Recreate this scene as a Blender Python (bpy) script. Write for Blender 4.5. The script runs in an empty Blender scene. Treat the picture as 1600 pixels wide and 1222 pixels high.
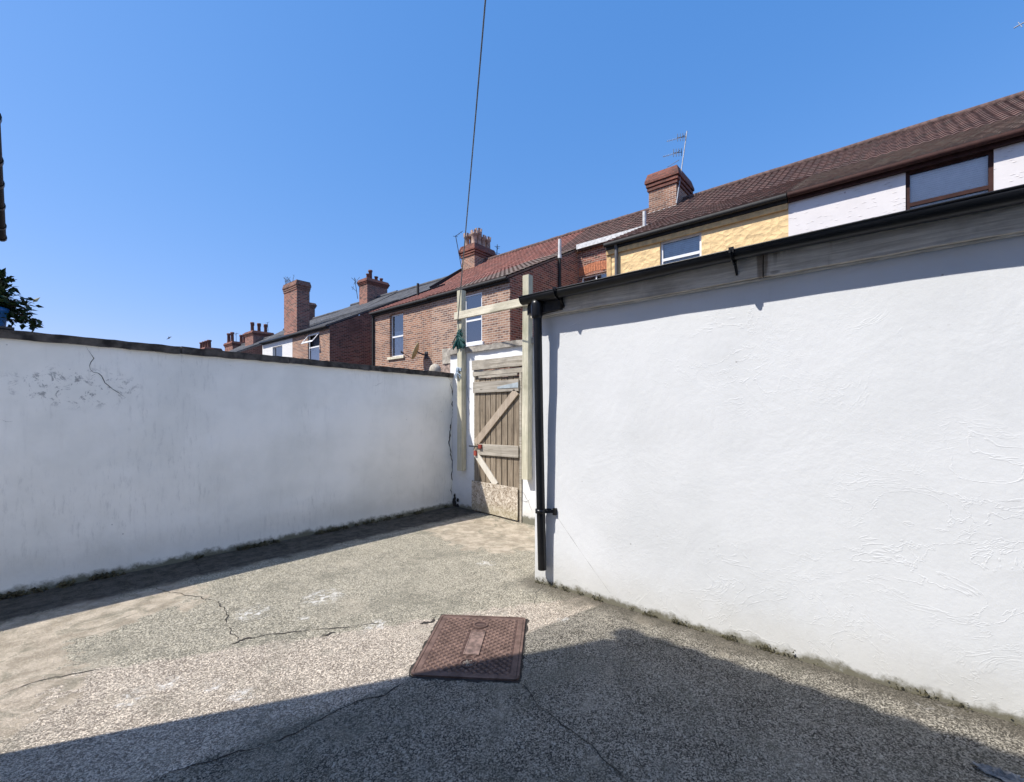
import bpy, bmesh, math, random
from mathutils import Vector, Matrix, noise as mnoise
R = math.radians
random.seed(7)
scene = bpy.context.scene
COL = scene.collection

# ------------------------------------------------------------------ camera model (metres, eye height 1.5)
CA, SA = math.cos(R(40.15)), math.sin(R(40.15))
F, CX, HY, EYE = 703.0, 800.0, 651.0, 1.5
def ray(px, py):
    r = (px - CX) / F; u = (HY - py) / F
    return Vector((CA + r * SA, SA - r * CA, u))
def on_z(px, py, z=0.0):
    d = ray(px, py); t = (z - EYE) / d.z
    return Vector((0, 0, EYE)) + d * t
def on_x(px, py, x):
    d = ray(px, py); t = x / d.x
    return Vector((0, 0, EYE)) + d * t
def on_y(px, py, y):
    d = ray(px, py); t = y / d.y
    return Vector((0, 0, EYE)) + d * t

# ------------------------------------------------------------------ node helpers
class N:
    def __init__(self, name):
        self.m = bpy.data.materials.new(name); self.m.use_nodes = True
        self.t = self.m.node_tree; self.t.nodes.clear()
        self.out = self.t.nodes.new('ShaderNodeOutputMaterial')
        self.p = self.t.nodes.new('ShaderNodeBsdfPrincipled')
        self.l(self.p.outputs[0], self.out.inputs[0])
        self.co = self.t.nodes.new('ShaderNodeTexCoord').outputs['Object']
    def l(self, a, b): self.t.links.new(a, b)
    def set(self, sock, v):
        if isinstance(v, bpy.types.NodeSocket): self.l(v, sock)
        else: sock.default_value = v
    def c(self, v): return (v[0], v[1], v[2], 1.0)
    def math(self, op, a, b=None, clamp=False):
        n = self.t.nodes.new('ShaderNodeMath'); n.operation = op; n.use_clamp = clamp
        self.set(n.inputs[0], a)
        if b is not None: self.set(n.inputs[1], b)
        return n.outputs[0]
    def sep(self, v=None):
        n = self.t.nodes.new('ShaderNodeSeparateXYZ'); self.l(v or self.co, n.inputs[0]); return n.outputs
    def comb(self, x, y, z):
        n = self.t.nodes.new('ShaderNodeCombineXYZ')
        for i, v in enumerate((x, y, z)): self.set(n.inputs[i], v)
        return n.outputs[0]
    def scale(self, v, s, off=(0, 0, 0)):
        n = self.t.nodes.new('ShaderNodeMapping'); self.l(v, n.inputs[0])
        n.inputs['Scale'].default_value = s; n.inputs['Location'].default_value = off
        return n.outputs[0]
    def noise(self, sc, det=4, rough=.55, v=None, dist=0, col=False):
        n = self.t.nodes.new('ShaderNodeTexNoise'); self.l(v or self.co, n.inputs['Vector'])
        n.inputs['Scale'].default_value = sc; n.inputs['Detail'].default_value = det
        n.inputs['Roughness'].default_value = rough; n.inputs['Distortion'].default_value = dist
        return n.outputs['Color' if col else 'Fac']
    def voro(self, sc, v=None, feat='F1', out='Distance', rnd=1):
        n = self.t.nodes.new('ShaderNodeTexVoronoi'); self.l(v or self.co, n.inputs['Vector'])
        n.feature = feat; n.inputs['Scale'].default_value = sc; n.inputs['Randomness'].default_value = rnd
        return n.outputs[out]
    def ramp(self, f, a, b, lo=0.0, hi=1.0):
        n = self.t.nodes.new('ShaderNodeMapRange'); n.interpolation_type = 'SMOOTHSTEP'
        self.set(n.inputs[0], f)
        n.inputs[1].default_value = a; n.inputs[2].default_value = b
        n.inputs[3].default_value = lo; n.inputs[4].default_value = hi
        return n.outputs[0]
    def mix(self, f, a, b, mode='MIX'):
        n = self.t.nodes.new('ShaderNodeMix'); n.data_type = 'RGBA'; n.blend_type = mode
        self.set(n.inputs[0], f)
        for i, v in ((6, a), (7, b)):
            if isinstance(v, (tuple, list)): v = self.c(v)
            self.set(n.inputs[i], v)
        return n.outputs[2]
    def bump(self, h, strength=.5, dist=.01, chain=None):
        n = self.t.nodes.new('ShaderNodeBump'); self.l(h, n.inputs['Height'])
        n.inputs['Strength'].default_value = strength; n.inputs['Distance'].default_value = dist
        if chain is not None: self.l(chain, n.inputs['Normal'])
        return n.outputs[0]
    def fin(self, col, rough=.8, bump=None, metal=0.0, spec=.4):
        if isinstance(col, (tuple, list)): col = self.c(col)
        self.set(self.p.inputs['Base Color'], col); self.set(self.p.inputs['Roughness'], rough)
        self.p.inputs['Metallic'].default_value = metal
        self.p.inputs['Specular IOR Level'].default_value = spec
        if bump is not None: self.l(bump, self.p.inputs['Normal'])
        return self.m

def simple(name, col, rough=.6, metal=0.0, var=.25, sc=9, spec=.4, bump=.15):
    n = N(name)
    f = n.noise(sc, 5)
    c = n.mix(n.ramp(f, .3, .7), tuple(x * (1 - var) for x in col), tuple(min(1, x * (1 + var * .6)) for x in col))
    b = n.bump(n.noise(sc * 12, 3), bump, .003)
    return n.fin(c, rough, b, metal, spec)

# ------------------------------------------------------------------ materials
M = {}
def mat_concrete():
    n = N('concrete'); s = n.sep()
    big = n.noise(.9, 6, .62); med = n.noise(4.5, 7, .68); fine = n.noise(215, 3, .75)
    ag2v = n.sep(n.voro(150, out='Color'))[0]
    def half(a, b, soft, wob):
        a, b = on_z(*a), on_z(*b); d = (b - a).normalized(); nx_, ny_ = -d.y, d.x
        v = n.math('ADD', n.math('MULTIPLY', s[0], nx_), n.math('MULTIPLY', s[1], ny_))
        v = n.math('ADD', v, n.math('MULTIPLY', n.math('SUBTRACT', n.noise(6, 6, .7), .5), wob))
        k = a.x * nx_ + a.y * ny_
        return n.ramp(v, k - soft, k + soft)
    beyond = half((130, 1050), (690, 965), .03, .30)        # old grey slab past the long crack
    near = half((643, 1060), (240, 1218), .02, .10)         # slab on the viewer's side of the lower crack, darkened to deepen its shade
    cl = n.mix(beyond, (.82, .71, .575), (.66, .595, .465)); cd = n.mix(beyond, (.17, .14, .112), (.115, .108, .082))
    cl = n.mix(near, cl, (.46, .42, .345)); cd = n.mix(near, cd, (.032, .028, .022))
    grain = n.math('ADD', n.math('MULTIPLY', fine, .72), n.math('MULTIPLY', ag2v, .28))
    f = n.ramp(n.math('ADD', grain, n.math('MULTIPLY', n.math('SUBTRACT', med, .5), .22)), .34, .66)
    pit = n.ramp(n.noise(105, 4, .8), .43, .34)
    c = n.mix(f, cd, cl)
    c = n.mix(n.math('MULTIPLY', pit, .85), c, (.045, .04, .032))
    # broad fading stains: grey-green film, beige worn areas
    c = n.mix(n.ramp(n.noise(1.5, 7, .70, dist=.5), .48, .68, 0, .55), c, (.18, .172, .132))
    c = n.mix(n.ramp(n.noise(2.3, 6, .65, n.scale(n.co, (1, 1, 1), (7, 3, 0))), .54, .72, 0, .55), c, (.50, .44, .345))
    c = n.mix(n.ramp(med, .54, .70, 0, .5), c, (.14, .132, .108))
    # smooth cement skim left in places
    wx = n.math('ADD', s[0], n.math('MULTIPLY', n.math('SUBTRACT', med, .5), 1.1))
    wy = n.math('ADD', s[1], n.math('MULTIPLY', n.math('SUBTRACT', n.noise(3.1, 5, .6), .5), 1.1))
    def blob(x, y, rx, ry, X=None, Y=None):
        dx = n.math('DIVIDE', n.math('SUBTRACT', X or wx, x), rx); dy = n.math('DIVIDE', n.math('SUBTRACT', Y or wy, y), ry)
        return n.math('ADD', n.math('MULTIPLY', dx, dx), n.math('MULTIPLY', dy, dy))
    skim = n.math('MAXIMUM', n.ramp(blob(4.35, 4.0, .75, 1.0), 1.12, .88), n.ramp(blob(.45, 4.6, .8, .42), 1.12, .88))
    skim = n.math('MAXIMUM', skim, n.ramp(blob(.1, 3.9, .25, .7), 1.12, .88))
    skc = n.mix(n.ramp(n.noise(6, 6, .7), .35, .65), (.33, .275, .205), (.60, .51, .40))
    skc = n.mix(n.ramp(n.noise(3.2, 7, .72, dist=1.5), .52, .62, 0, .7), skc, (.22, .205, .15))
    c = n.mix(n.math('MULTIPLY', skim, .8), c, skc)
    # spilt white paint worn into the surface
    wsp = n.ramp(n.noise(16, 8, .8, dist=.8), .48, .62)
    acc = None
    for px, py, r in ((395, 957, .17), (212, 1085, .09), (196, 1100, .06), (268, 1067, .09), (381, 1087, .09), (472, 966, .06), (505, 932, .20), (585, 978, .12), (880, 968, .06), (1478, 1112, .07), (1442, 1104, .05), (760, 880, .12), (330, 1072, .08)):
        p = on_z(px, py); q = n.ramp(blob(p.x, p.y, r, r, s[0], s[1]), 1.0, .1)
        acc = q if acc is None else n.math('MAXIMUM', acc, q)
    c = n.mix(n.math('MULTIPLY', n.math('MULTIPLY', acc, wsp), .9), c, (.80, .77, .72))
    # damp dirt at the wall feet; the left strip also paints in the wall's shadow
    damp_shade = n.ramp(n.math('ADD', s[1], n.math('MULTIPLY', n.math('SUBTRACT', n.noise(5, 5), .5), .35)), 4.86, 5.05, 0, .9)
    c = n.mix(damp_shade, c, n.mix(n.ramp(n.noise(9, 6, .7), .35, .65), (.022, .021, .018), (.085, .075, .065)))
    d2 = n.ramp(n.math('ADD', s[0], n.math('MULTIPLY', n.math('SUBTRACT', n.noise(5, 7, .7), .5), .45)), 3.0, 3.24, 0, .75)
    d2 = n.math('MULTIPLY', d2, n.ramp(s[1], 2.7, 2.5))
    c = n.mix(d2, c, (.085, .075, .058))
    b = n.bump(n.math('SUBTRACT', f, pit), .8, .005); b = n.bump(med, .3, .02, b)
    return n.fin(c, .9, b, 0, .25)
def mat_whitewall(name, base, dirt, streak, rough_sc, bstr, foot, peel=None, footcol=(.13, .125, .085)):
    n = N(name); s = n.sep()
    c = n.mix(n.ramp(n.noise(1.1, 5, .6), .35, .68, 0, dirt), base, (base[0] * .80, base[1] * .81, base[2] * .80))
    st = n.noise(1.0, 6, .7, n.scale(n.co, (9, 9, 1.1)))
    st2 = n.noise(1.0, 8, .8, n.scale(n.co, (26, 26, 5)))
    c = n.mix(n.math('MULTIPLY', n.math('MULTIPLY', n.ramp(st2, .5, .68), n.ramp(n.noise(.9, 4, .6, n.scale(n.co, (1, 1, 1), (3, 3, 3))), .48, .66)), streak * 1.9), c, (.40, .40, .38))
    c = n.mix(n.math('MULTIPLY', n.ramp(st, .55, .78), streak), c, (.45, .44, .42))
    # grime and algae at the foot
    e = n.math('ADD', s[2], n.math('MULTIPLY', n.math('SUBTRACT', n.noise(5, 7, .75), .5), .30))
    c = n.mix(n.ramp(e, foot * 2.4, foot * .4, 0, .35), c, (.44, .42, .36))
    e2 = n.math('ADD', s[2], n.math('MULTIPLY', n.math('SUBTRACT', n.noise(11, 6, .7), .5), .16))
    c = n.mix(n.ramp(e2, foot * .45, foot * .1, 0, .9), c, footcol)
    if peel:
        px, pz, r = peel
        dx = n.math('SUBTRACT', n.math('ADD', s[0], s[1]), px); dz = n.math('SUBTRACT', s[2], pz)
        d = n.math('ADD', n.math('MULTIPLY', n.math('MULTIPLY', dx, dx), .55), n.math('MULTIPLY', n.math('MULTIPLY', dz, dz), 3.2))
        near = n.ramp(d, r, r * .1)
        pk = n.math('MULTIPLY', n.ramp(n.noise(10, 9, .80, dist=.5), .53, .58), near)
        c = n.mix(n.math('MULTIPLY', pk, .75), c, (.20, .20, .20))
    # speckles
    c = n.mix(n.math('MULTIPLY', n.ramp(n.voro(9), .075, .03), n.ramp(n.noise(2.3, 3), .55, .62, 0, .6)), c, (.22, .21, .20))
    h = n.math('ADD', n.math('MULTIPLY', n.noise(rough_sc, 6, .62), .8), n.math('MULTIPLY', n.noise(rough_sc * .2, 4, .6, dist=1.0), 1.6))
    b = n.bump(h, bstr, .02)
    # float and trowel ridges in scattered patches, a few chips
    rv = n.scale(n.co, (1.0, 1.0, 1.5))
    r1 = n.ramp(n.math('ABSOLUTE', n.math('SUBTRACT', n.noise(2.6, 5, .62, rv, .9), .5)), .016, .0)
    r2 = n.ramp(n.math('ABSOLUTE', n.math('SUBTRACT', n.noise(5.5, 5, .66, rv, 1.6), .5)), .03, .0)
    rid = n.math('ADD', n.math('MULTIPLY', r1, n.ramp(n.noise(1.3, 3, .5, n.scale(n.co, (1, 1, 1), (2, 31, 5))), .48, .66, 0, .75)), n.math('MULTIPLY', n.math('MULTIPLY', r2, n.ramp(n.noise(1.0, 4, .6, n.scale(n.co, (1, 1, 1), (4, 2, 8))), .50, .66)), .25))
    b = n.bump(rid, bstr * 1.5, .006, b)
    chip = n.math('MULTIPLY', n.ramp(n.voro(4.2), .05, .03), n.ramp(n.noise(1.9, 3), .52, .60))
    c = n.mix(n.math('MULTIPLY', chip, .45), c, (.36, .36, .36))
    b = n.bump(chip, -.9, .012, b)
    b = n.bump(n.noise(90, 4, .65), .10, .004, b)
    return n.fin(c, .82, b, 0, .25)
def mat_brick(name, c1, c2, mortar, soot, c3=None):
    n = N(name); s = n.sep()
    v = n.comb(n.math('ADD', s[0], s[1]), s[2], 0.0)
    b = n.t.nodes.new('ShaderNodeTexBrick'); n.l(v, b.inputs['Vector'])
    b.inputs['Color1'].default_value = n.c(c1); b.inputs['Color2'].default_value = n.c(c2)
    b.inputs['Mortar'].default_value = n.c(mortar); b.inputs['Scale'].default_value = 1
    b.inputs['Mortar Size'].default_value = .0115; b.inputs['Mortar Smooth'].default_value = .2
    b.inputs['Brick Width'].default_value = .235; b.inputs['Row Height'].default_value = .078
    b.inputs['Bias'].default_value = -.1
    col = b.outputs['Color']
    # per-brick third colour
    row = n.math('FLOOR', n.math('DIVIDE', s[2], .078))
    u = n.math('DIVIDE', n.math('ADD', n.math('ADD', s[0], s[1]), n.math('MULTIPLY', n.math('MODULO', row, 2), .1175)), .235)
    wn = n.t.nodes.new('ShaderNodeTexWhiteNoise'); n.l(n.comb(n.math('FLOOR', u), row, 3.0), wn.inputs['Vector'])
    inv = n.math('SUBTRACT', 1.0, b.outputs['Fac'])
    sel = n.math('MULTIPLY', n.ramp(wn.outputs['Value'], .52, .80), inv)
    col = n.mix(n.math('MULTIPLY', sel, .8), col, c3 or (.10, .055, .05))
    big = n.noise(.8, 6, .65)
    col = n.mix(n.ramp(big, .45, .72, 0, soot), col, (.055, .042, .04))
    col = n.mix(n.ramp(n.noise(1.9, 6, .7), .55, .75, 0, .35), col, (.42, .33, .27))
    col = n.mix(.35, col, n.mix(n.noise(38, 4, .7), (.02, .015, .012), (.9, .78, .68)), 'OVERLAY')
    h = n.math('ADD', n.math('MULTIPLY', inv, 1.0), n.math('MULTIPLY', n.noise(45, 4), .5))
    return n.fin(col, .92, n.bump(h, .7, .012), 0, .2)
def mat_tiles(name, a, b, moss, per=.205, course=.27, mossamt=.4):
    n = N(name)
    sn = n.t.nodes.new('ShaderNodeVectorMath'); sn.operation = 'SNAP'; n.l(n.co, sn.inputs[0])
    sn.inputs[1].default_value = (course, per, 50)
    wn = n.t.nodes.new('ShaderNodeTexWhiteNoise'); n.l(sn.outputs[0], wn.inputs['Vector'])
    c = n.mix(wn.outputs['Value'], a, b)
    c = n.mix(n.ramp(n.noise(2.2, 7, .7), .46, .68, 0, mossamt), c, moss)
    c = n.mix(n.ramp(n.noise(24, 4, .7), .6, .75, 0, .4), c, (.30, .29, .24))
    return n.fin(c, .88, n.bump(n.noise(60, 4), .35, .006), 0, .2)
def mat_wood(name, a, b, axis, crack=.6, rough=.85, green=0.0, sc=1.0):
    n = N(name)
    k = [34 * sc, 34 * sc, 34 * sc]; k[axis] = 1.6 * sc
    v = n.scale(n.co, tuple(k))
    g = n.noise(1.0, 7, .68, v, 1.2)
    c = n.mix(n.ramp(g, .30, .70), a, b)
    c = n.mix(n.math('MULTIPLY', n.ramp(g, .36, .28), crack), c, (.035, .03, .025))
    c = n.mix(n.ramp(n.noise(2.6, 6, .65), .45, .70, 0, .45), c, tuple(x * .55 for x in a))
    if green: c = n.mix(n.ramp(n.noise(1.6, 4), .35, .7, 0, green), c, (.20, .215, .12))
    c = n.mix(n.ramp(n.voro(7, n.scale(n.co, tuple(1.0 if i != axis else .35 for i in range(3)))), .10, .05, 0, .6), c, tuple(x * .4 for x in a))
    if name == 'fascia_timber':
        c = n.mix(n.ramp(n.noise(1.0, 4, .6, n.scale(n.co, (1, 6, .5))), .60, .68, 0, .7), c, (.12, .075, .04))
    return n.fin(c, rough, n.bump(g, .55, .006), 0, .2)
def mat_render(name, col, kind):
    n = N(name)
    if kind == 'scales':
        w = n.scale(n.co, (1.0, 1.0, 1.35))
        d = n.noise(4, 3, .5, col=True)
        va = n.t.nodes.new('ShaderNodeVectorMath'); va.operation = 'MULTIPLY_ADD'
        n.l(d, va.inputs[0]); va.inputs[1].default_value = (.30, .30, .30); n.l(w, va.inputs[2])
        e = n.voro(5.5, va.outputs[0], 'F1')
        cell = n.sep(n.voro(5.5, va.outputs[0], 'F1', 'Color'))[0]
        h = n.math('ADD', n.math('MULTIPLY', e, 1.1), n.math('MULTIPLY', cell, 1.3))
        b = n.bump(h, .95, .023)
    else:
        rt = n.t.nodes.new('ShaderNodeMapping'); n.l(n.co, rt.inputs[0]); rt.inputs['Rotation'].default_value = (R(-28), 0, 0); rt.inputs['Scale'].default_value = (1.6, 1.6, 7.5)
        w = rt.outputs[0]
        h = n.ramp(n.voro(3.6, w, 'F1'), .24, .02)
        h = n.math('MULTIPLY', h, n.ramp(n.noise(1.3, 2), .30, .45))
        b = n.bump(h, .7, .02)
    b = n.bump(n.noise(30, 5), .25, .01, b)
    c = n.mix(n.ramp(n.noise(1.3, 6, .65), .4, .72, 0, .45), col, tuple(x * .78 for x in col))
    if kind != 'scales':
        c = n.mix(n.ramp(n.noise(2.1, 5, .6), .685, .70, 0, .8), c, (.38, .30, .28))
    return n.fin(c, .85, b, 0, .2)
def mat_glass(name, tint=(.75, .82, .86), fac=.22):
    n = N(name)
    tr = n.t.nodes.new('ShaderNodeBsdfTransparent'); tr.inputs[0].default_value = n.c(tint)
    gl = n.t.nodes.new('ShaderNodeBsdfGlossy'); gl.inputs['Roughness'].default_value = .03
    n.l(n.bump(n.noise(1.5, 2), .03, .02), gl.inputs['Normal'])
    fr = n.t.nodes.new('ShaderNodeFresnel'); fr.inputs[0].default_value = 1.5
    mx = n.t.nodes.new('ShaderNodeMixShader')
    n.l(n.math('ADD', fr.outputs[0], fac, True), mx.inputs[0]); n.l(tr.outputs[0], mx.inputs[1]); n.l(gl.outputs[0], mx.inputs[2])
    n.t.nodes.remove(n.p); n.l(mx.outputs[0], n.out.inputs[0])
    return n.m
def mat_osb():
    n = N('strand_board')
    v = n.scale(n.co, (1, 1, 1))
    d = n.noise(9, 2, col=True)
    va = n.t.nodes.new('ShaderNodeVectorMath'); va.operation = 'MULTIPLY_ADD'
    n.l(d, va.inputs[0]); va.inputs[1].default_value = (.22, .22, .22); n.l(v, va.inputs[2])
    cell = n.voro(26, n.scale(va.outputs[0], (1, 1, .55)), 'F1', 'Color'); q = n.sep(cell)
    c = n.mix(q[0], (.42, .35, .27), (.70, .63, .53))
    c = n.mix(n.ramp(n.noise(15, 6, .78, va.outputs[0], 2.6), .50, .57, 0, .95), c, (.15, .105, .07))
    c = n.mix(n.ramp(n.sep()[2], .22, .02, 0, .45), c, (.30, .27, .16))
    return n.fin(c, .85, n.bump(q[1], .3, .003), 0, .2)
def mat_rust():
    n = N('rusty_iron')
    c = n.mix(n.ramp(n.noise(9, 8, .75), .33, .67), (.085, .052, .041), (.185, .118, .095))
    c = n.mix(n.ramp(n.noise(45, 5, .7), .55, .75, 0, .5), c, (.24, .16, .13))
    return n.fin(c, .7, n.bump(n.noise(160, 4), .35, .002), .15, .35)
def mat_leaf():
    n = N('leaf')
    oi = n.voro(14, out='Color'); v = n.sep(oi)[0]
    c = n.mix(v, (.008, .022, .007), (.022, .048, .012))
    n.p.inputs['Subsurface Weight'].default_value = 0
    return n.fin(c, .5, None, 0, .35)

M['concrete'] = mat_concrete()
M['crack'] = simple('crack_dark', (.036, .031, .026), .95)
M['splash'] = simple('paint_splash', (.50, .50, .48), .85, var=.45, sc=60)
LPEEL = on_y(120, 605, 5.65)
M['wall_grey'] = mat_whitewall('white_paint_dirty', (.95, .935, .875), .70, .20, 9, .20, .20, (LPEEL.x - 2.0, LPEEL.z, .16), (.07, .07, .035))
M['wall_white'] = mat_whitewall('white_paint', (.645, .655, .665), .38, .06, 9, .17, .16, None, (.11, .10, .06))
M['gate_white'] = mat_whitewall('white_paint_gate', (.80, .80, .80), .6, .25, 9, .4, .16, None)
M['brick_orange'] = mat_brick('brick_orange', (.33, .165, .105), (.40, .23, .155), (.50, .43, .36), .45, (.15, .085, .07))
M['brick_buff'] = mat_brick('brick_buff', (.40, .25, .175), (.34, .20, .14), (.55, .48, .41), .30, (.13, .08, .07))
M['brick_red'] = mat_brick('brick_red', (.27, .10, .075), (.33, .145, .10), (.42, .33, .28), .35, (.07, .04, .036))
M['brick_dark'] = mat_brick('brick_sooty_shaded', (.20, .085, .065), (.25, .125, .085), (.30, .235, .20), .6, (.06, .035, .03))  # darker orange brick: soot, plus shade painted into the side walls
M['brick_white'] = mat_brick('brick_painted', (.72, .72, .70), (.76, .75, .73), (.68, .67, .65), .05, (.7, .7, .69))
M['brick_cap'] = mat_brick('brick_chimney_cap', (.23, .085, .062), (.30, .115, .085), (.17, .12, .10), .6, (.14, .055, .045))
M['arch'] = simple('orange_arch_brick', (.46, .17, .085), .85, var=.35, sc=14)
M['tile_red'] = mat_tiles('roof_tile_red', (.165, .072, .057), (.275, .12, .092), (.11, .08, .07), mossamt=.6)
M['tile_brown'] = mat_tiles('roof_tile_brown', (.085, .053, .046), (.145, .083, .068), (.095, .082, .066), mossamt=.6)
M['tile_moss'] = mat_tiles('roof_tile_mossy', (.125, .088, .075), (.19, .135, .11), (.21, .19, .15), mossamt=.8)
M['slate'] = mat_tiles('roof_slate', (.075, .078, .085), (.125, .125, .13), (.11, .105, .095), .30, .26, .5)
M['black'] = simple('black_plastic', (.006, .0065, .008), .34, var=.3, spec=.35, bump=.04)
M['blackmatt'] = simple('black_weathered', (.022, .021, .020), .7)
M['brown'] = simple('brown_paint', (.045, .018, .014), .7, spec=.2)
M['white'] = simple('white_plastic', (.78, .78, .78), .4, var=.06, bump=.03)
M['pipegrey'] = simple('grey_pipe', (.10, .10, .105), .6)
M['greyboard'] = simple('pale_board', (.58, .58, .57), .7)
M['cream'] = mat_render('cream_render', (.77, .55, .285), 'scales')
M['pink'] = mat_render('pinkish_render', (.70, .66, .64), 'strokes')
M['creamtrim'] = simple('cream_paint', (.58, .38, .17), .7)
M['trimgrey'] = simple('trim_grey', (.55, .53, .48), .8)
M['stone'] = simple('stone_trim', (.62, .56, .42), .85)
M['clay'] = simple('chimney_pot_clay', (.42, .29, .22), .85, var=.4, sc=6)
M['claydark'] = simple('chimney_pot_red', (.17, .075, .055), .85, var=.4, sc=6)
M['mortar'] = simple('lead_and_mortar', (.50, .50, .50), .8)
M['ridge'] = simple('ridge_tile', (.12, .075, .064), .9, var=.5)
M['ridgeblack'] = simple('ridge_black', (.02, .02, .022), .8)
M['steel'] = simple('aerial_metal', (.30, .31, .33), .6, .2)
M['darksteel'] = simple('aerial_dark', (.05, .05, .06), .5)
M['glass'] = mat_glass('window_glass')
M['glassclear'] = mat_glass('window_glass_clear', (.92, .94, .96), .04)
M['room'] = simple('dark_room', (.05, .055, .07), .9)
M['blind'] = simple('pale_blind', (.66, .76, .82), .7, var=.1)
M['blindpink'] = simple('grey_blind', (.95, .93, .92), .7, var=.05)
M['curtain'] = simple('net_curtain', (.62, .64, .66), .9, var=.2)
M['copingdark'] = simple('coping_dark', (.075, .066, .058), .9, var=.75, sc=11, bump=.7)
M['copingstone'] = simple('coping_concrete', (.33, .30, .26), .9, var=.4, sc=9, bump=.5)
M['post'] = mat_wood('post_timber', (.43, .40, .30), (.68, .635, .50), 2, .6, .8, .5)
M['beam'] = mat_wood('beam_timber', (.56, .505, .39), (.76, .70, .56), 1, .45, .8, .25)
M['fascia'] = mat_wood('fascia_timber', (.42, .38, .32), (.74, .69, .60), 1, .8, .85, 0, 1.1)
M['lintel'] = mat_wood('lintel_timber', (.26, .23, .185), (.50, .455, .38), 1, .9)
M['plank'] = mat_wood('gate_plank', (.155, .12, .085), (.34, .28, .21), 2, .9)
M['rail'] = mat_wood('gate_rail', (.26, .23, .19), (.46, .42, .355), 1, .9)
M['brace'] = mat_wood('gate_brace', (.34, .27, .205), (.50, .42, .33), 2, .5, .85, 0, .6)
M['bracewhite'] = mat_wood('gate_brace_pale', (.58, .53, .45), (.70, .66, .58), 2, .3, .85, 0, .5)
M['osb'] = mat_osb()
M['rust'] = mat_rust()
M['rustworn'] = simple('rust_worn', (.20, .135, .11), .6, var=.5, sc=30)
M['rustbase'] = simple('rust_groove', (.075, .042, .034), .85)  # darker rust for the base between the raised studs
M['rustdark'] = simple('rust_dark', (.06, .035, .03), .9)
M['redpaint'] = simple('red_oxide', (.27, .05, .035), .6)
M['hinge'] = simple('galvanised_hinge', (.40, .45, .47), .55, .3)
M['rope'] = simple('green_rope', (.003, .06, .055), .6, sc=60)
M['ropeblue'] = simple('blue_white_rope', (.42, .50, .58), .7, var=.5, sc=60)
M['wire'] = simple('grey_wire', (.16, .18, .19), .5)
M['leaf'] = mat_leaf()
M['stem'] = simple('stem_brown', (.06, .045, .03), .8)
M['bluepot'] = simple('blue_plastic', (.012, .12, .36), .35, var=.15)
M['soil'] = simple('soil', (.04, .03, .02), .95)
M['slab'] = simple('dark_slab', (.07, .065, .06), .9)
M['moss'] = simple('moss_green', (.07, .062, .032), .95, var=.6, sc=20)
M['tarmac'] = simple('tarmac', (.06, .06, .06), .9)
M['felt'] = simple('roof_felt', (.09, .09, .09), .9)
M['dish'] = simple('dish_ochre', (.50, .40, .20), .6)
M['shell'] = simple('pale_round', (.46, .41, .33), .7, var=.35, sc=20)
M['pier'] = simple('pier_concrete', (.44, .40, .34), .9, var=.35, sc=12, bump=.5)
M['pierbrick'] = simple('pier_broken', (.42, .32, .27), .9, var=.5, sc=16, bump=.8)
M['scrap'] = simple('scrap_grey', (.30, .29, .27), .8, var=.5, sc=14)
M['bird'] = simple('bird_dark', (.05, .05, .055), .8)

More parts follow.
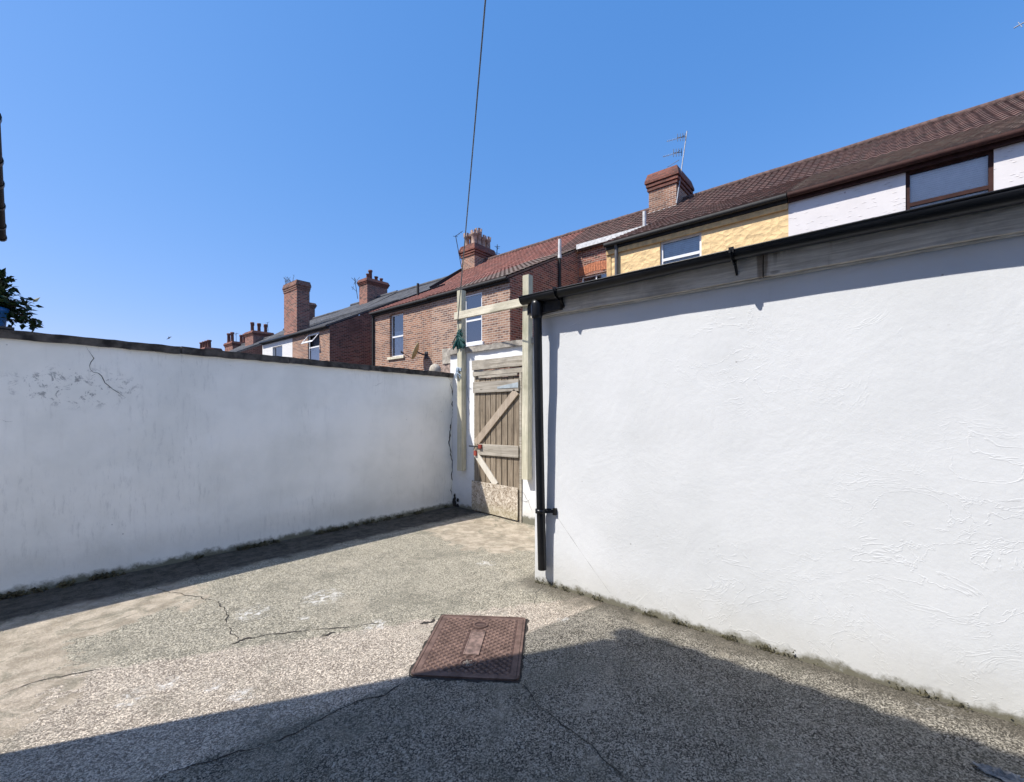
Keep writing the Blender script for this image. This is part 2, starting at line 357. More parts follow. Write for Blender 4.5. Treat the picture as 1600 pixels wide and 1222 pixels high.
# ------------------------------------------------------------------ mesh builder
WL = {}
class MB:
    def __init__(self): self.v = []; self.f = []; self.mi = []; self.sm = []
    def add(self, vs, fs, mi=0, smooth=False):
        o = len(self.v); self.v += [Vector(p) for p in vs]
        for f in fs: self.f.append(tuple(o + i for i in f)); self.mi.append(mi); self.sm.append(smooth)
    def box(self, x0, x1, y0, y1, z0, z1, mi=0):
        self.add([(x, y, z) for x in (x0, x1) for y in (y0, y1) for z in (z0, z1)],
                 [(0, 1, 3, 2), (4, 6, 7, 5), (0, 4, 5, 1), (2, 3, 7, 6), (0, 2, 6, 4), (1, 5, 7, 3)], mi)
    def beam(self, a, b, w, h, up=(0, 0, 1), mi=0):
        a = Vector(a); b = Vector(b); d = (b - a).normalized(); u = Vector(up)
        s = d.cross(u).normalized() * w / 2; t = s.cross(d).normalized() * h / 2
        self.add([a - s - t, a + s - t, a + s + t, a - s + t, b - s - t, b + s - t, b + s + t, b - s + t],
                 [(0, 1, 2, 3), (7, 6, 5, 4), (0, 4, 5, 1), (1, 5, 6, 2), (2, 6, 7, 3), (3, 7, 4, 0)], mi)
    def tube(self, pts, r, n=8, mi=0, caps=True):
        pts = [Vector(p) for p in pts]; rings = []
        for i, p in enumerate(pts):
            d = (pts[min(i + 1, len(pts) - 1)] - pts[max(i - 1, 0)]).normalized()
            u = Vector((0, 0, 1)) if abs(d.z) < .95 else Vector((1, 0, 0))
            s = d.cross(u).normalized(); t = s.cross(d)
            rr = r[i] if isinstance(r, (list, tuple)) else r
            rings.append([p + (s * math.cos(2 * math.pi * k / n) + t * math.sin(2 * math.pi * k / n)) * rr for k in range(n)])
        vs = [q for ring in rings for q in ring]; fs = []
        for i in range(len(pts) - 1):
            for k in range(n):
                fs.append((i * n + k, i * n + (k + 1) % n, (i + 1) * n + (k + 1) % n, (i + 1) * n + k))
        self.add(vs, fs, mi, True)
        if caps:
            self.add(rings[0], [tuple(range(n))[::-1]], mi); self.add(rings[-1], [tuple(range(n))], mi)
    def lathe(self, c, prof, n=16, mi=0):
        c = Vector(c); vs = []; fs = []
        for r, z in prof:
            vs += [c + Vector((r * math.cos(2 * math.pi * k / n), r * math.sin(2 * math.pi * k / n), z)) for k in range(n)]
        for i in range(len(prof) - 1):
            for k in range(n):
                fs.append((i * n + k, i * n + (k + 1) % n, (i + 1) * n + (k + 1) % n, (i + 1) * n + k))
        self.add(vs, fs, mi, True)
    def build(self, name, mats, parent=None, loc=None, bevel=0):
        if not isinstance(mats, (list, tuple)): mats = [mats]
        base = WL[parent] if parent is not None else Vector(loc or (0, 0, 0))
        me = bpy.data.meshes.new(name)
        me.from_pydata([p - base for p in self.v], [], self.f)
        for m in mats: me.materials.append(m)
        me.polygons.foreach_set('material_index', self.mi); me.polygons.foreach_set('use_smooth', self.sm)
        me.update()
        o = bpy.data.objects.new(name, me); COL.objects.link(o)
        if parent is not None: o.parent = parent
        else: o.location = base
        WL[o] = base
        if bevel:
            b = o.modifiers.new('bevel', 'BEVEL'); b.width = bevel; b.segments = 2; b.limit_method = 'ANGLE'
        return o
def tag(o, label, cat, group=None, kind=None):
    if label: o['label'] = label
    if cat: o['category'] = cat
    if group: o['group'] = group
    if kind: o['kind'] = kind
    return o
def thing(name, label, cat, loc, group=None):
    o = bpy.data.objects.new(name, None); COL.objects.link(o); o.location = loc; o.empty_display_size = .2
    WL[o] = Vector(loc); return tag(o, label, cat, group)
def boxes(name, mats, parent, *bs, bevel=0):
    m = MB()
    for b in bs: m.box(*b)
    return m.build(name, mats, parent, bevel=bevel)

def rough_slab(m, x0, x1, y0, y1, z0, z1, seg, amp, mi=0, along='x', seed=0.0):
    """a weathered block, cut along its length, its faces and arrises jittered by noise"""
    L0, L1 = (x0, x1) if along == 'x' else (y0, y1)
    n = max(2, int((L1 - L0) / seg)); prof = []
    c0, c1 = (y0, y1) if along == 'x' else (x0, x1)
    for a, b in ((0, 0), (.5, 0), (1, 0), (1, .5), (1, 1), (.5, 1), (0, 1), (0, .5)):
        prof.append((c0 + (c1 - c0) * a, z0 + (z1 - z0) * b))
    vs = []; fs = []; k = len(prof)
    for i in range(n + 1):
        t = L0 + (L1 - L0) * i / n
        for (c, z) in prof:
            p = Vector((t, c, z)) if along == 'x' else Vector((c, t, z))
            j = mnoise.noise_vector(p * 9 + Vector((seed, seed, 0))) * amp
            vs.append(p + Vector((j.x * .3 if along == 'x' else j.x, j.y if along == 'x' else j.y * .3, j.z)))
    for i in range(n):
        for q in range(k):
            fs.append((i * k + q, i * k + (q + 1) % k, (i + 1) * k + (q + 1) % k, (i + 1) * k + q))
    fs.append(tuple(range(k))[::-1]); fs.append(tuple(n * k + q for q in range(k)))
    m.add(vs, fs, mi)

def strip(m, pts, w, nrm, mi, jit=1.0, seg=.03):
    """a thin ragged crack or painted line lying on a surface"""
    P = [Vector(p) for p in pts]; path = []
    for a, b in zip(P[:-1], P[1:]):
        k = max(1, int((b - a).length / seg))
        path += [a.lerp(b, i / k) for i in range(k)]
    path.append(P[-1]); nrm = Vector(nrm); vs = []; fs = []
    L = len(path)
    for i, p in enumerate(path):
        d = (path[min(i + 1, L - 1)] - path[max(i - 1, 0)]).normalized(); s = d.cross(nrm).normalized()
        e = min(1, min(i, L - 1 - i) / 3 + .15)
        off = s * (random.uniform(-1, 1) * .005 + .022 * mnoise.noise(p * 9) + .012 * mnoise.noise(p * 27)) * jit
        ww = w * e * max(.12, .75 + 1.3 * mnoise.noise(p * 7 + Vector((5, 5, 5)))) * random.uniform(.6, 1.3)
        vs += [p + off - s * ww / 2, p + off + s * ww / 2]
        if i: fs.append((2 * i - 2, 2 * i - 1, 2 * i + 1, 2 * i))
    m.add(vs, fs, mi)

# ------------------------------------------------------------------ ground
def gz(x, y):
    d = -.075 * math.exp(-((x - 5.15) ** 2 + (y - 3.6) ** 2) / 1.1)
    k = 1 - math.exp(-((x - 2.11) ** 2 + (y - 2.10) ** 2) / .35)
    return d + k * .006 * mnoise.noise(Vector((x * 1.1, y * 1.1, 0)))
m = MB(); m.add([(-400, -400, -.14), (400, -400, -.14), (400, 400, -.14), (-400, 400, -.14)], [(0, 1, 2, 3)])
tag(m.build('ground', M['tarmac']), None, None, kind='structure')
m = MB(); x0, x1, y0, y1, st = -1.0, 5.2, -4.0, 5.7, .1
nx, ny = int(round((x1 - x0) / st)), int(round((y1 - y0) / st))
vs = [(x0 + i * st, y0 + j * st, gz(x0 + i * st, y0 + j * st)) for i in range(nx + 1) for j in range(ny + 1)]
fs = [(i * (ny + 1) + j, (i + 1) * (ny + 1) + j, (i + 1) * (ny + 1) + j + 1, i * (ny + 1) + j + 1) for i in range(nx) for j in range(ny)]
m.add(vs, fs, 0, True)
def gp(px, py, h=.003):
    p = on_z(px, py); return Vector((p.x, p.y, gz(p.x, p.y) + h))
for pts, w in (([(180, 908), (235, 918), (290, 930), (340, 940), (353, 955), (355, 975), (372, 1003)], .009),
               ([(355, 1008), (400, 995), (450, 988), (540, 980), (600, 973)], .012),
               ([(812, 1068), (840, 1100), (880, 1130), (920, 1165), (950, 1190), (990, 1228)], .008),
               ([(643, 1060), (600, 1085), (540, 1105), (470, 1140), (400, 1170), (330, 1190), (240, 1218)], .009),
               ([(0, 1087), (50, 1065), (95, 1058), (180, 1040)], .008),
               ([(855, 905), (840, 925), (835, 950)], .006),
               ([(1015, 1000), (1060, 1012), (1120, 1060)], .005),
               ([(300, 870), (315, 895), (330, 902)], .010)):
    strip(m, [gp(*p) for p in pts], w * .8, (0, 0, 1), 1)
for pts, w in (([(500, 994), (512, 991), (524, 988)], .028), ([(656, 975), (672, 972), (682, 963)], .032),
               ([(362, 1006), (385, 999), (398, 996)], .03)):
    strip(m, [gp(*p) for p in pts], w, (0, 0, 1), 1, 1.5, .012)
def splat(px, py, r, k):
    c = gp(px, py)
    for i in range(k * 5):
        q = c + Vector((random.gauss(0, r * .75), random.gauss(0, r * .55), 0)); rr = r * random.uniform(.04, .22) * (2.0 if i % 6 == 0 else 1)
        sx = random.uniform(.6, 1.8); ang = random.uniform(-.6, .4); n = 14
        pts = []
        for a in range(n):
            t = 2 * math.pi * a / n; l = rr * random.uniform(.4, 1.25)
            u, v = l * sx * math.cos(t), l * .55 * math.sin(t)
            X, Y = q.x + u * math.cos(ang) - v * math.sin(ang), q.y + u * math.sin(ang) + v * math.cos(ang)
            pts.append((X, Y, gz(X, Y) + .004 + i * .0002))
        m.add(pts, [tuple(range(n))], 2)
for px, py, r, k in ((742, 1110, .012, 1), (320, 1145, .012, 1), (150, 1180, .012, 1), (690, 1040, .01, 1)):
    splat(px, py, r, k)
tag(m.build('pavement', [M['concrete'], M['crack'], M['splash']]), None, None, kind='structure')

# ------------------------------------------------------------------ left boundary wall (white, in shade)
LY, LZ = 5.65, 2.155
t = thing('garden_wall', 'long shaded white painted wall with a cracked face and dark brick coping', 'wall', (2.0, LY, 0))
m = MB(); nx, nz = 70, 22; xa, xb = -2.5, 5.14
def lw(x, z): return LY + .010 * mnoise.noise(Vector((x * 1.3, 3.1, z * 1.3))) + .004 * mnoise.noise(Vector((x * 5, 8.1, z * 5))) - .05 * max(0, .12 - z) / .12 * (.7 + .5 * mnoise.noise(Vector((x * 2, 1, 0))))
vs = [(xa + (xb - xa) * i / nx, lw(xa + (xb - xa) * i / nx, -.12 + (LZ + .12) * j / nz), -.12 + (LZ + .12) * j / nz) for i in range(nx + 1) for j in range(nz + 1)]
m.add(vs, [(i * (nz + 1) + j, (i + 1) * (nz + 1) + j, (i + 1) * (nz + 1) + j + 1, i * (nz + 1) + j + 1) for i in range(nx) for j in range(nz)], 0, True)
m.add([(xa, LY + .02, -.12), (xb, LY + .02, -.12), (xb, LY + .02, LZ), (xa, LY + .02, LZ), (xa, LY + .24, -.12), (xb, LY + .24, -.12), (xb, LY + .24, LZ), (xa, LY + .24, LZ)],
      [(5, 4, 7, 6), (3, 2, 6, 7), (4, 0, 3, 7), (1, 5, 6, 2)])
def lp(px, py):
    p = on_y(px, py, LY); p.y = lw(p.x, p.z) - .002; return p
for pts, w in (([(134, 541), (143, 560), (140, 578), (158, 588), (170, 602), (180, 615), (196, 621)], .0055),
               ([(200, 545), (235, 547), (250, 551)], .006), ([(700, 585), (707, 612), (708, 640), (704, 665), (702, 690), (706, 715), (706, 745), (706, 775)], .022),
               ([(0, 655), (20, 658)], .004), ([(585, 603), (600, 598)], .005)):
    strip(m, [lp(*p) for p in pts], w, (0, 1, 0), 1, 1.2)
m.build('wall_face', [M['wall_grey'], M['crack']], t)
m = MB(); x = xa; k = 0
while x < 5.13:
    l = random.choice((.9, 1.1, .75, 1.25)); e = min(x + l, 5.16)
    dz = random.uniform(-.003, .003)
    rough_slab(m, x + .004, e - .004, LY - .035, LY + .27, LZ - .002 + dz, LZ + .070 + dz, .05, .008, 0, 'x', k * 3.3); x = e; k += 1
m.build('coping', M['copingdark'], t)

# moss and grit along the wall feet
def moss(name, label, pos, n):
    m = MB()
    for i in range(n):
        p, r = pos()
        vs = []
        for q in ((1, 0, 0), (-1, 0, 0), (0, 1, 0), (0, -1, 0), (0, 0, 1), (0, 0, -.5)):
            vs.append(p + Vector(q) * r * random.uniform(.5, 1.4))
        m.add(vs, [(0, 2, 4), (2, 1, 4), (1, 3, 4), (3, 0, 4), (2, 0, 5), (1, 2, 5), (3, 1, 5), (0, 3, 5)])
    return tag(m.build(name, M['moss']), label, 'moss', kind='stuff')
def pl():
    while True:
        x = random.uniform(.0, 5.1)
        if mnoise.noise(Vector((x * 2.2, 0, 5))) + .6 * mnoise.noise(Vector((x * 9, 0, 5))) + random.uniform(-.12, .12) > .10: break
    return Vector((x, LY - abs(random.gauss(.05, .02)), random.uniform(-.01, .03))), random.uniform(.006, .022)
moss('moss', 'dark green moss along the foot of the shaded white wall', pl, 900)
RX = 3.26
def pr():
    while True:
        y = random.uniform(-1.2, 2.46)
        if mnoise.noise(Vector((y * 2.1, 9, 5))) + .7 * mnoise.noise(Vector((y * 9, 9, 5))) + random.uniform(-.15, .15) > .05: break
    return Vector((RX - abs(random.gauss(0, .012)), y, abs(random.gauss(0, .018)))), random.uniform(.002, .007)
moss('moss', 'brownish moss along the foot of the sunlit white outbuilding', pr, 1100)

# ------------------------------------------------------------------ outbuilding on the right
RY1, RY0 = 2.475, -6.0
t = thing('outbuilding', 'sunlit white rendered outbuilding with weathered fascia board and black gutter', 'outbuilding', (RX, 0, 0))
m = MB(); ny, nz = 90, 30; za, zb = -.12, 2.50
def rw(y, z): return RX + .011 * mnoise.noise(Vector((4.2, y * 1.5, z * 1.5))) + .0022 * mnoise.noise(Vector((1.2, y * 5, z * 5)))
vs = [(rw(RY0 + (RY1 - RY0) * i / ny, za + (zb - za) * j / nz), RY0 + (RY1 - RY0) * i / ny, za + (zb - za) * j / nz) for i in range(ny + 1) for j in range(nz + 1)]
m.add(vs, [(i * (nz + 1) + j, i * (nz + 1) + j + 1, (i + 1) * (nz + 1) + j + 1, (i + 1) * (nz + 1) + j) for i in range(ny) for j in range(nz)], 0, True)
e = [rw(RY1, za + (zb - za) * j / nz) for j in range(nz + 1)]
for j in range(nz):
    z_, z2 = za + (zb - za) * j / nz, za + (zb - za) * (j + 1) / nz
    m.add([(e[j], RY1, z_), (5.1, RY1, z_), (5.1, RY1, z2), (e[j + 1], RY1, z2)], [(0, 3, 2, 1)])
m.add([(5.1, RY0, za), (5.1, RY1, za), (5.1, RY1, 2.72), (5.1, RY0, 2.72)], [(0, 1, 2, 3)])
m.add([(RX, RY0, za), (5.1, RY0, za), (5.1, RY0, 2.72), (RX, RY0, zb)], [(0, 1, 2, 3)])
def rp(px, py):
    p = on_x(px, py, RX); p.x = rw(p.y, p.z) - .0035; return p
for pts, w in (([(870, 806), (900, 850), (930, 893), (954, 927)], .0065),):  # thin grey line painted on the wall like a wire's shadow
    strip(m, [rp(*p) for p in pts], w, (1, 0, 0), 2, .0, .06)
m.build('wall_face', [M['wall_white'], M['crack'], simple('wire_shadow_grey', (.30, .30, .30), .9)], t)
m = MB(); m.add([(3.12, RY0 - .05, 2.565), (3.12, RY1 + .04, 2.565), (5.2, RY1 + .04, 2.735), (5.2, RY0 - .05, 2.735), (3.12, RY0 - .05, 2.535), (3.12, RY1 + .04, 2.535), (5.2, RY1 + .04, 2.705), (5.2, RY0 - .05, 2.705)],
      [(0, 3, 2, 1), (4, 5, 6, 7), (0, 1, 5, 4), (1, 2, 6, 5), (2, 3, 7, 6), (3, 0, 4, 7)])
m.build('roof', M['felt'], t)
m = MB(); y = RY0
for ye in (-2.2, .62, RY1 + .005):
    rough_slab(m, 3.195, 3.238, y + .003, ye - .003, 2.385, 2.53, .06, .004, 0, 'y', y); y = ye
m.build('fascia_board', M['fascia'], t)
boxes('trim_strip', M['trimgrey'], t, (3.226, 3.252, RY0, RY1 - .004, 2.3755, 2.3835))
# rotten end of the fascia: dark block behind the outlet
m = MB(); rough_slab(m, 3.150, 3.192, 2.13, 2.47, 2.40, 2.53, .04, .02, 0, 'y', 5.0)
m.build('rotten_board_end', M['blackmatt'], t)
# half round gutter
m = MB(); gx, gzt, gr, n = 3.115, 2.55, .056, 14; vs = []; fs = []
ys = [RY0 - .03 + i * (RY1 + .06 - RY0) / 60 for i in range(61)]
for y in ys:
    sag = .006 * math.sin(y * 2.3)
    for r in (gr, gr - .004):
        for k in range(n + 1):
            a = math.pi + math.pi * k / n
            vs.append((gx + r * math.cos(a), y, gzt + sag + r * math.sin(a) * 1.05))
w = 2 * (n + 1)
for i in range(60):
    for k in range(n):
        fs.append((i * w + k, i * w + k + 1, (i + 1) * w + k + 1, (i + 1) * w + k))
        fs.append((i * w + n + 1 + k + 1, i * w + n + 1 + k, (i + 1) * w + n + 1 + k, (i + 1) * w + n + 1 + k + 1))
    fs.append((i * w, (i + 1) * w, (i + 1) * w + n + 1, i * w + n + 1))
    fs.append((i * w + n, i * w + 2 * n + 1, (i + 1) * w + 2 * n + 1, (i + 1) * w + n))
m.add(vs, fs, 0, True)
m.tube([(gx - gr, ys[0], gzt), (gx - gr, RY1 + .03, gzt)], .006, 8)
for yy in (RY1 + .03,):
    m.add([(gx + gr * math.cos(math.pi + math.pi * k / n), yy, gzt + gr * 1.05 * math.sin(math.pi + math.pi * k / n)) for k in range(n + 1)], [tuple(range(n + 1))])
g = m.build('gutter', M['black'], t)
for y in (2.12, on_x(1143, 400, 3.06).y, -2.6):
    m = MB(); pts = [(gx + (gr + .006) * math.cos(math.pi + math.pi * k / 10), y, gzt + (gr + .006) * 1.05 * math.sin(math.pi + math.pi * k / 10)) for k in range(11)]
    for a, b in zip(pts[:-1], pts[1:]): m.beam(a, b, .035, .005, (0, 1, 0))
    m.beam((gx - gr - .008, y, gzt + .016), (gx - gr - .008, y, gzt - .02), .03, .008, (1, 0, 0))
    m.beam((gx + .02, y, gzt - .05), (3.194, y, gzt - .125), .022, .012, (0, 1, 0))
    m.build('gutter_bracket', M['black'], t)
d = thing('drainpipe', 'black drainpipe standing down the corner of the white outbuilding', 'drainpipe', (3.16, 2.35, 0))
m = MB(); m.tube([(3.128, 2.35, 2.36), (3.15, 2.351, 1.6), (3.178, 2.352, .75), (3.198, 2.35, .155)], .0375, 20)
m.build('pipe', M['black'], d)
m = MB(); m.lathe((3.122, 2.35, 0), [(.001, 2.505), (.050, 2.505), (.054, 2.47), (.050, 2.375), (.044, 2.355), (.0385, 2.352)], 20)
m.build('outlet', M['black'], d)
m = MB(); m.lathe((3.1755, 2.352, 0), [(.039, .655), (.046, .655), (.046, .69), (.039, .69)], 20)
m.beam((3.20, 2.352, .672), (3.268, 2.30, .672), .02, .03); m.beam((3.175, 2.315, .672), (3.25, 2.25, .672), .014, .026)
m.box(3.235, 3.262, 2.235, 2.265, .64, .70)
m.build('pipe_clip', M['black'], d)

# ------------------------------------------------------------------ gate wall
GX = 5.14
t = thing('gate_wall', 'white painted yard wall with concrete coping around the old wooden gate', 'wall', (GX, 4.6, 0))
m = MB(); DY0, DY1, DZ = 4.135, 5.135, 2.40
def gw(ya, yb, z0, z1):
    ny_, nz_ = max(2, int((yb - ya) / .09)), max(2, int((z1 - z0) / .09))
    vs = [(GX + .008 * mnoise.noise(Vector((1, (ya + (yb - ya) * i / ny_) * 3, (z0 + (z1 - z0) * j / nz_) * 3))), ya + (yb - ya) * i / ny_, z0 + (z1 - z0) * j / nz_) for i in range(ny_ + 1) for j in range(nz_ + 1)]
    m.add(vs, [(i * (nz_ + 1) + j, i * (nz_ + 1) + j + 1, (i + 1) * (nz_ + 1) + j + 1, (i + 1) * (nz_ + 1) + j) for i in range(ny_) for j in range(nz_)], 0, True)
gw(2.4, DY0, -.2, 2.54); gw(DY1, 5.70, -.2, 2.54); gw(DY0, DY1, DZ, 2.54)
m.box(GX + .012, GX + .22, 2.4, DY0 - .001, -.2, 2.538); m.box(GX + .012, GX + .22, DY1 + .001, 5.70, -.2, 2.538); m.box(GX + .012, GX + .22, DY0, DY1, DZ, 2.538)
m.add([(GX, DY0, -.2), (GX + .05, DY0, -.2), (GX + .05, DY0, DZ), (GX, DY0, DZ)], [(0, 1, 2, 3)])
m.add([(GX, DY1, -.2), (GX + .05, DY1, -.2), (GX + .05, DY1, DZ), (GX, DY1, DZ)], [(3, 2, 1, 0)])
def wp(px, py):
    p = on_x(px, py, GX); p.x -= .009; return p
for pts, w in (([(815, 765), (825, 780), (832, 800)], .005), ([(810, 780), (822, 783), (833, 779)], .005), ([(730, 600), (734, 640), (733, 665), (737, 690)], .007)):
    strip(m, [wp(*p) for p in pts], w, (1, 0, 0), 1)
m.build('wall_face', [M['gate_white'], M['crack']], t)
m = MB()
for ya, yb in ((2.45, 3.2), (3.205, 3.95), (3.955, 4.7), (4.705, 5.3), (5.305, 5.73)):
    rough_slab(m, GX - .045, GX + .25, ya, yb, 2.54, 2.625, .06, .014, 0, 'y', ya)
m.build('coping', M['copingstone'], t)
m = MB()
rough_slab(m, GX - .035, GX + .06, 4.06, 5.15, 2.245, 2.395, .05, .008, 0, 'y', 1)
rough_slab(m, GX - .015, GX + .06, 4.10, 5.15, 2.150, 2.226, .05, .006, 0, 'y', 2)
m.build('lintel_board', M['lintel'], t)
# broken corner hole at the foot
m = MB()
for i in range(26):
    y = 5.62 - abs(random.gauss(0, .06)); z = abs(random.gauss(0, .08)); r = random.uniform(.02, .045)
    m.add([Vector((GX - .012 + random.uniform(-.004, .004), y + r * math.cos(a) * random.uniform(.6, 1.2), z + r * 1.4 * math.sin(a) * random.uniform(.6, 1.2))) for a in [k * .9 for k in range(7)]], [tuple(range(7))])
m.build('broken_plaster', M['crack'], t)

g = thing('wooden_gate', 'weathered ledged plank gate with diagonal braces and chipboard patch at its foot', 'gate', (GX - .03, 4.64, 0))
dx = GX - .045
boxes('gate_frame', M['lintel'], g, (GX - .02, GX + .09, DY0 + .004, DY0 + .045, -.06, 2.149), (GX - .005, GX + .09, DY1 - .03, DY1 - .004, -.02, 2.149), bevel=.003)
yb = DY0 + .05; nb = 8; wdt = (DY1 - .034 - yb) / nb
for i in range(nb):
    m = MB(); a = yb + i * wdt
    m.box(dx + .025 + random.uniform(0, .006), dx + .05, a + .0065, a + wdt - .0065, -.05 + (DY1 - a) * -.0 + .03, 2.10 + random.uniform(-.02, .02))
    m.build('plank', M['plank'], g, bevel=.004)
boxes('backing', M['blackmatt'], g, (dx + .053, dx + .06, yb, DY1 - .035, -.02, 2.10))
boxes('rail', M['rail'], g, (dx - .002, dx + .024, yb - .01, DY1 - .02, 1.875, 2.05), bevel=.004)
boxes('rail', M['rail'], g, (dx - .002, dx + .024, yb - .005, DY1 - .11, .895, 1.07), bevel=.004)
boxes('batten', M['lintel'], g, (dx + .002, dx + .024, yb + .02, DY1 - .14, 2.105, 2.14), bevel=.003)
m = MB(); m.beam((dx + .011, yb + .035, 1.872), (dx + .011, DY1 - .075, 1.075), .115, .026, (1, 0, 0)); m.build('brace', M['brace'], g, bevel=.004)
m = MB(); m.beam((dx + .011, DY1 - .06, .93), (dx + .011, DY1 - .51, .455), .10, .027, (1, 0, 0)); m.build('brace', M['bracewhite'], g, bevel=.004)['label'] = 'pale painted lower brace'
m = MB(); ya, yb2 = yb + .005, DY1 + .005
m.add([(dx - .004, ya, -.025), (dx - .004, yb2, .02), (dx - .004, yb2, .478), (dx - .004, ya, .455), (dx + .010, ya, -.025), (dx + .010, yb2, .02), (dx + .010, yb2, .478), (dx + .010, ya, .455)],
      [(0, 3, 2, 1), (4, 5, 6, 7), (0, 1, 5, 4), (1, 2, 6, 5), (2, 3, 7, 6), (3, 0, 4, 7)])
m.build('chipboard_panel', M['osb'], g)
m = MB(); m.add([(dx - .009, yb - .01, 1.925), (dx - .009, yb - .01, 2.005), (dx - .009, yb + .40, 1.955), (dx - .009, yb + .40, 1.925), (dx - .003, yb - .01, 1.925), (dx - .003, yb - .01, 2.005), (dx - .003, yb + .40, 1.955), (dx - .003, yb + .40, 1.925)],
      [(0, 1, 2, 3), (7, 6, 5, 4), (0, 4, 5, 1), (1, 5, 6, 2), (2, 6, 7, 3), (3, 7, 4, 0)])
m.build('hinge', M['hinge'], g)
by = DY1 - .06; bz = 1.03
m = MB(); m.tube([(dx - .025, by + .10, bz), (dx - .025, by - .12, bz)], .011, 10); m.tube([(dx - .03, by - .03, bz), (dx - .05, by - .03, bz - .05)], .008, 8)
bolt = m.build('bolt', M['blackmatt'], g)
boxes('bolt_plate', M['redpaint'], bolt, (dx - .036, dx - .003, by - .165, by - .105, bz - .032, bz + .032), bevel=.003)
boxes('padlock', M['redpaint'], bolt, (dx - .030, dx - .003, by - .055, by - .005, bz - .15, bz - .07), bevel=.003)

# timber posts and crossbeam of the drying line
def tpost(label, ya, yb_, z0, z1, lean):
    m = MB()
    a = GX - .115; b = GX - .013
    n = 14; vs = []; fs = []
    for i in range(n + 1):
        f = i / n; z = z0 + (z1 - z0) * f; o = lean * f + .006 * mnoise.noise(Vector((ya, z * 1.2, 0)))
        vs += [(a, ya + o, z), (b, ya + o, z), (b, yb_ + o, z), (a, yb_ + o, z)]
        if i:
            for k in range(4): fs.append(((i - 1) * 4 + k, (i - 1) * 4 + (k + 1) % 4, i * 4 + (k + 1) % 4, i * 4 + k))
    fs += [(3, 2, 1, 0), tuple(n * 4 + k for k in range(4))]
    m.add(vs, fs)
    return tag(m.build('timber_post', M['post'], None, (a, ya, z0), bevel=.004), label, 'post')
tpost('pale timber post in the shaded corner with green rope tied round it', 5.305, 5.41, .62, 3.55, 0)
tpost('pale timber post fixed to the wall beside the gate, next to the drainpipe', 3.95, 4.06, .60, 3.52, -.02)
m = MB(); rough_slab(m, GX - .162, GX - .117, 3.72, 5.43, 3.07, 3.19, .1, .004, 0, 'y', 4)
tag(m.build('crossbeam', M['beam'], None, (GX - .14, 4.6, 3.13), bevel=.004), 'horizontal timber beam nailed across the two posts over the gate', 'beam')
m = MB(); m.box(GX - .09, GX - .03, 3.74, 3.93, 2.93, 3.06)
tag(m.build('timber_block', M['beam'], None, (GX - .05, 3.85, 2.93), bevel=.004), 'short pale timber offcut behind the post next to the drainpipe', 'timber')

# overhead line from the post to the house
P1 = Vector((GX - .17, 5.335, 3.02)); d = ray(757, 0); P2 = Vector((0, 0, EYE)) + d * 4.0
far = P1 + (P2 - P1) * 1.95
pts = [];
for i in range(41):
    f = i / 40; p = P1.lerp(far, f); p.z -= .10 * math.sin(math.pi * min(1, f * 1.0)); pts.append(p)
m = MB(); m.tube(pts, .0075, 8); m.tube([P1 + Vector((-.004, 0, .02)), Vector((GX - .125, 5.34, 2.86))], .006, 8)
tag(m.build('overhead_cable', M['wire'], None, P1), 'thin grey cable rising from the post high into the sky', 'cable')
def tangle(name, mat, label, c, spread, zr, n, r):
    m = MB()
    for i in range(n):
        a = random.uniform(0, 6.28); x = c.x - .062 + random.uniform(-.012, .008)
        p0 = Vector((x, c.y + random.uniform(-.03, .03), c.z + zr * random.uniform(.2, .5)))
        p1 = Vector((x - .02, c.y + random.uniform(-.04, .04), c.z + random.uniform(-.02, .05)))
        p2 = Vector((x - random.uniform(0, .03), c.y + random.uniform(-1, 1) * spread, c.z - zr * random.uniform(.25, .75)))
        m.tube([p0, p0.lerp(p1, .5) + Vector((-.012, 0, .01)), p1, p1.lerp(p2, .5) + Vector((-.01, 0, 0)), p2], r, 6)
    for k in range(5):
        z = c.z + .02 + k * .011
        m.tube([(c.x - .060, c.y - .06, z), (c.x - .067, c.y, z + .004), (c.x - .060, c.y + .06, z)], r, 6)
    return tag(m.build(name, mat, None, c), label, 'rope')
tangle('rope', M['rope'], 'dark green rope knotted round the timber post above the wall', Vector((GX - .06, 5.33, 2.78)), .15, .26, 44, .010)
tangle('rope', M['ropeblue'], 'frayed bluish white rope tied round the post below the green rope', Vector((GX - .06, 5.37, 2.22)), .09, .17, 14, .006)

# broken pier and white board beyond the corner
t = thing('wall_pier', 'crumbling grey concrete pier just beyond the end of the white wall', 'pier', (5.3, 5.95, 0))
a = on_x(691, 546, 5.3); b = on_x(704, 567, 5.3)
m = MB(); rough_slab(m, 5.3, 5.5, b.y, a.y, b.z, a.z, .05, .02, 0, 'y', 2); m.build('pier_top', M['pier'], t)
m = MB(); rough_slab(m, 5.31, 5.48, b.y - .03, a.y + .02, -.1, b.z - .003, .05, .03, 0, 'y', 7); m.build('pier_base', M['pierbrick'], t)
m = MB(); c = on_x(680, 572, 5.6); prof = [(.001, .13)] + [(.115 * math.sin(k * .3), .13 * math.cos(k * .3)) for k in range(1, 9)]
m.lathe((c.x, c.y, c.z - .085), prof, 18); m.lathe((c.x, c.y, c.z - .2), [(.10, .08), (.085, -.05), (.08, -.5), (.08, -2.2)], 14)
tag(m.build('rounded_finial', M['shell'], None, (c.x, c.y, 0)), 'pale rounded stone finial showing over the wall coping beside the pier', 'finial')

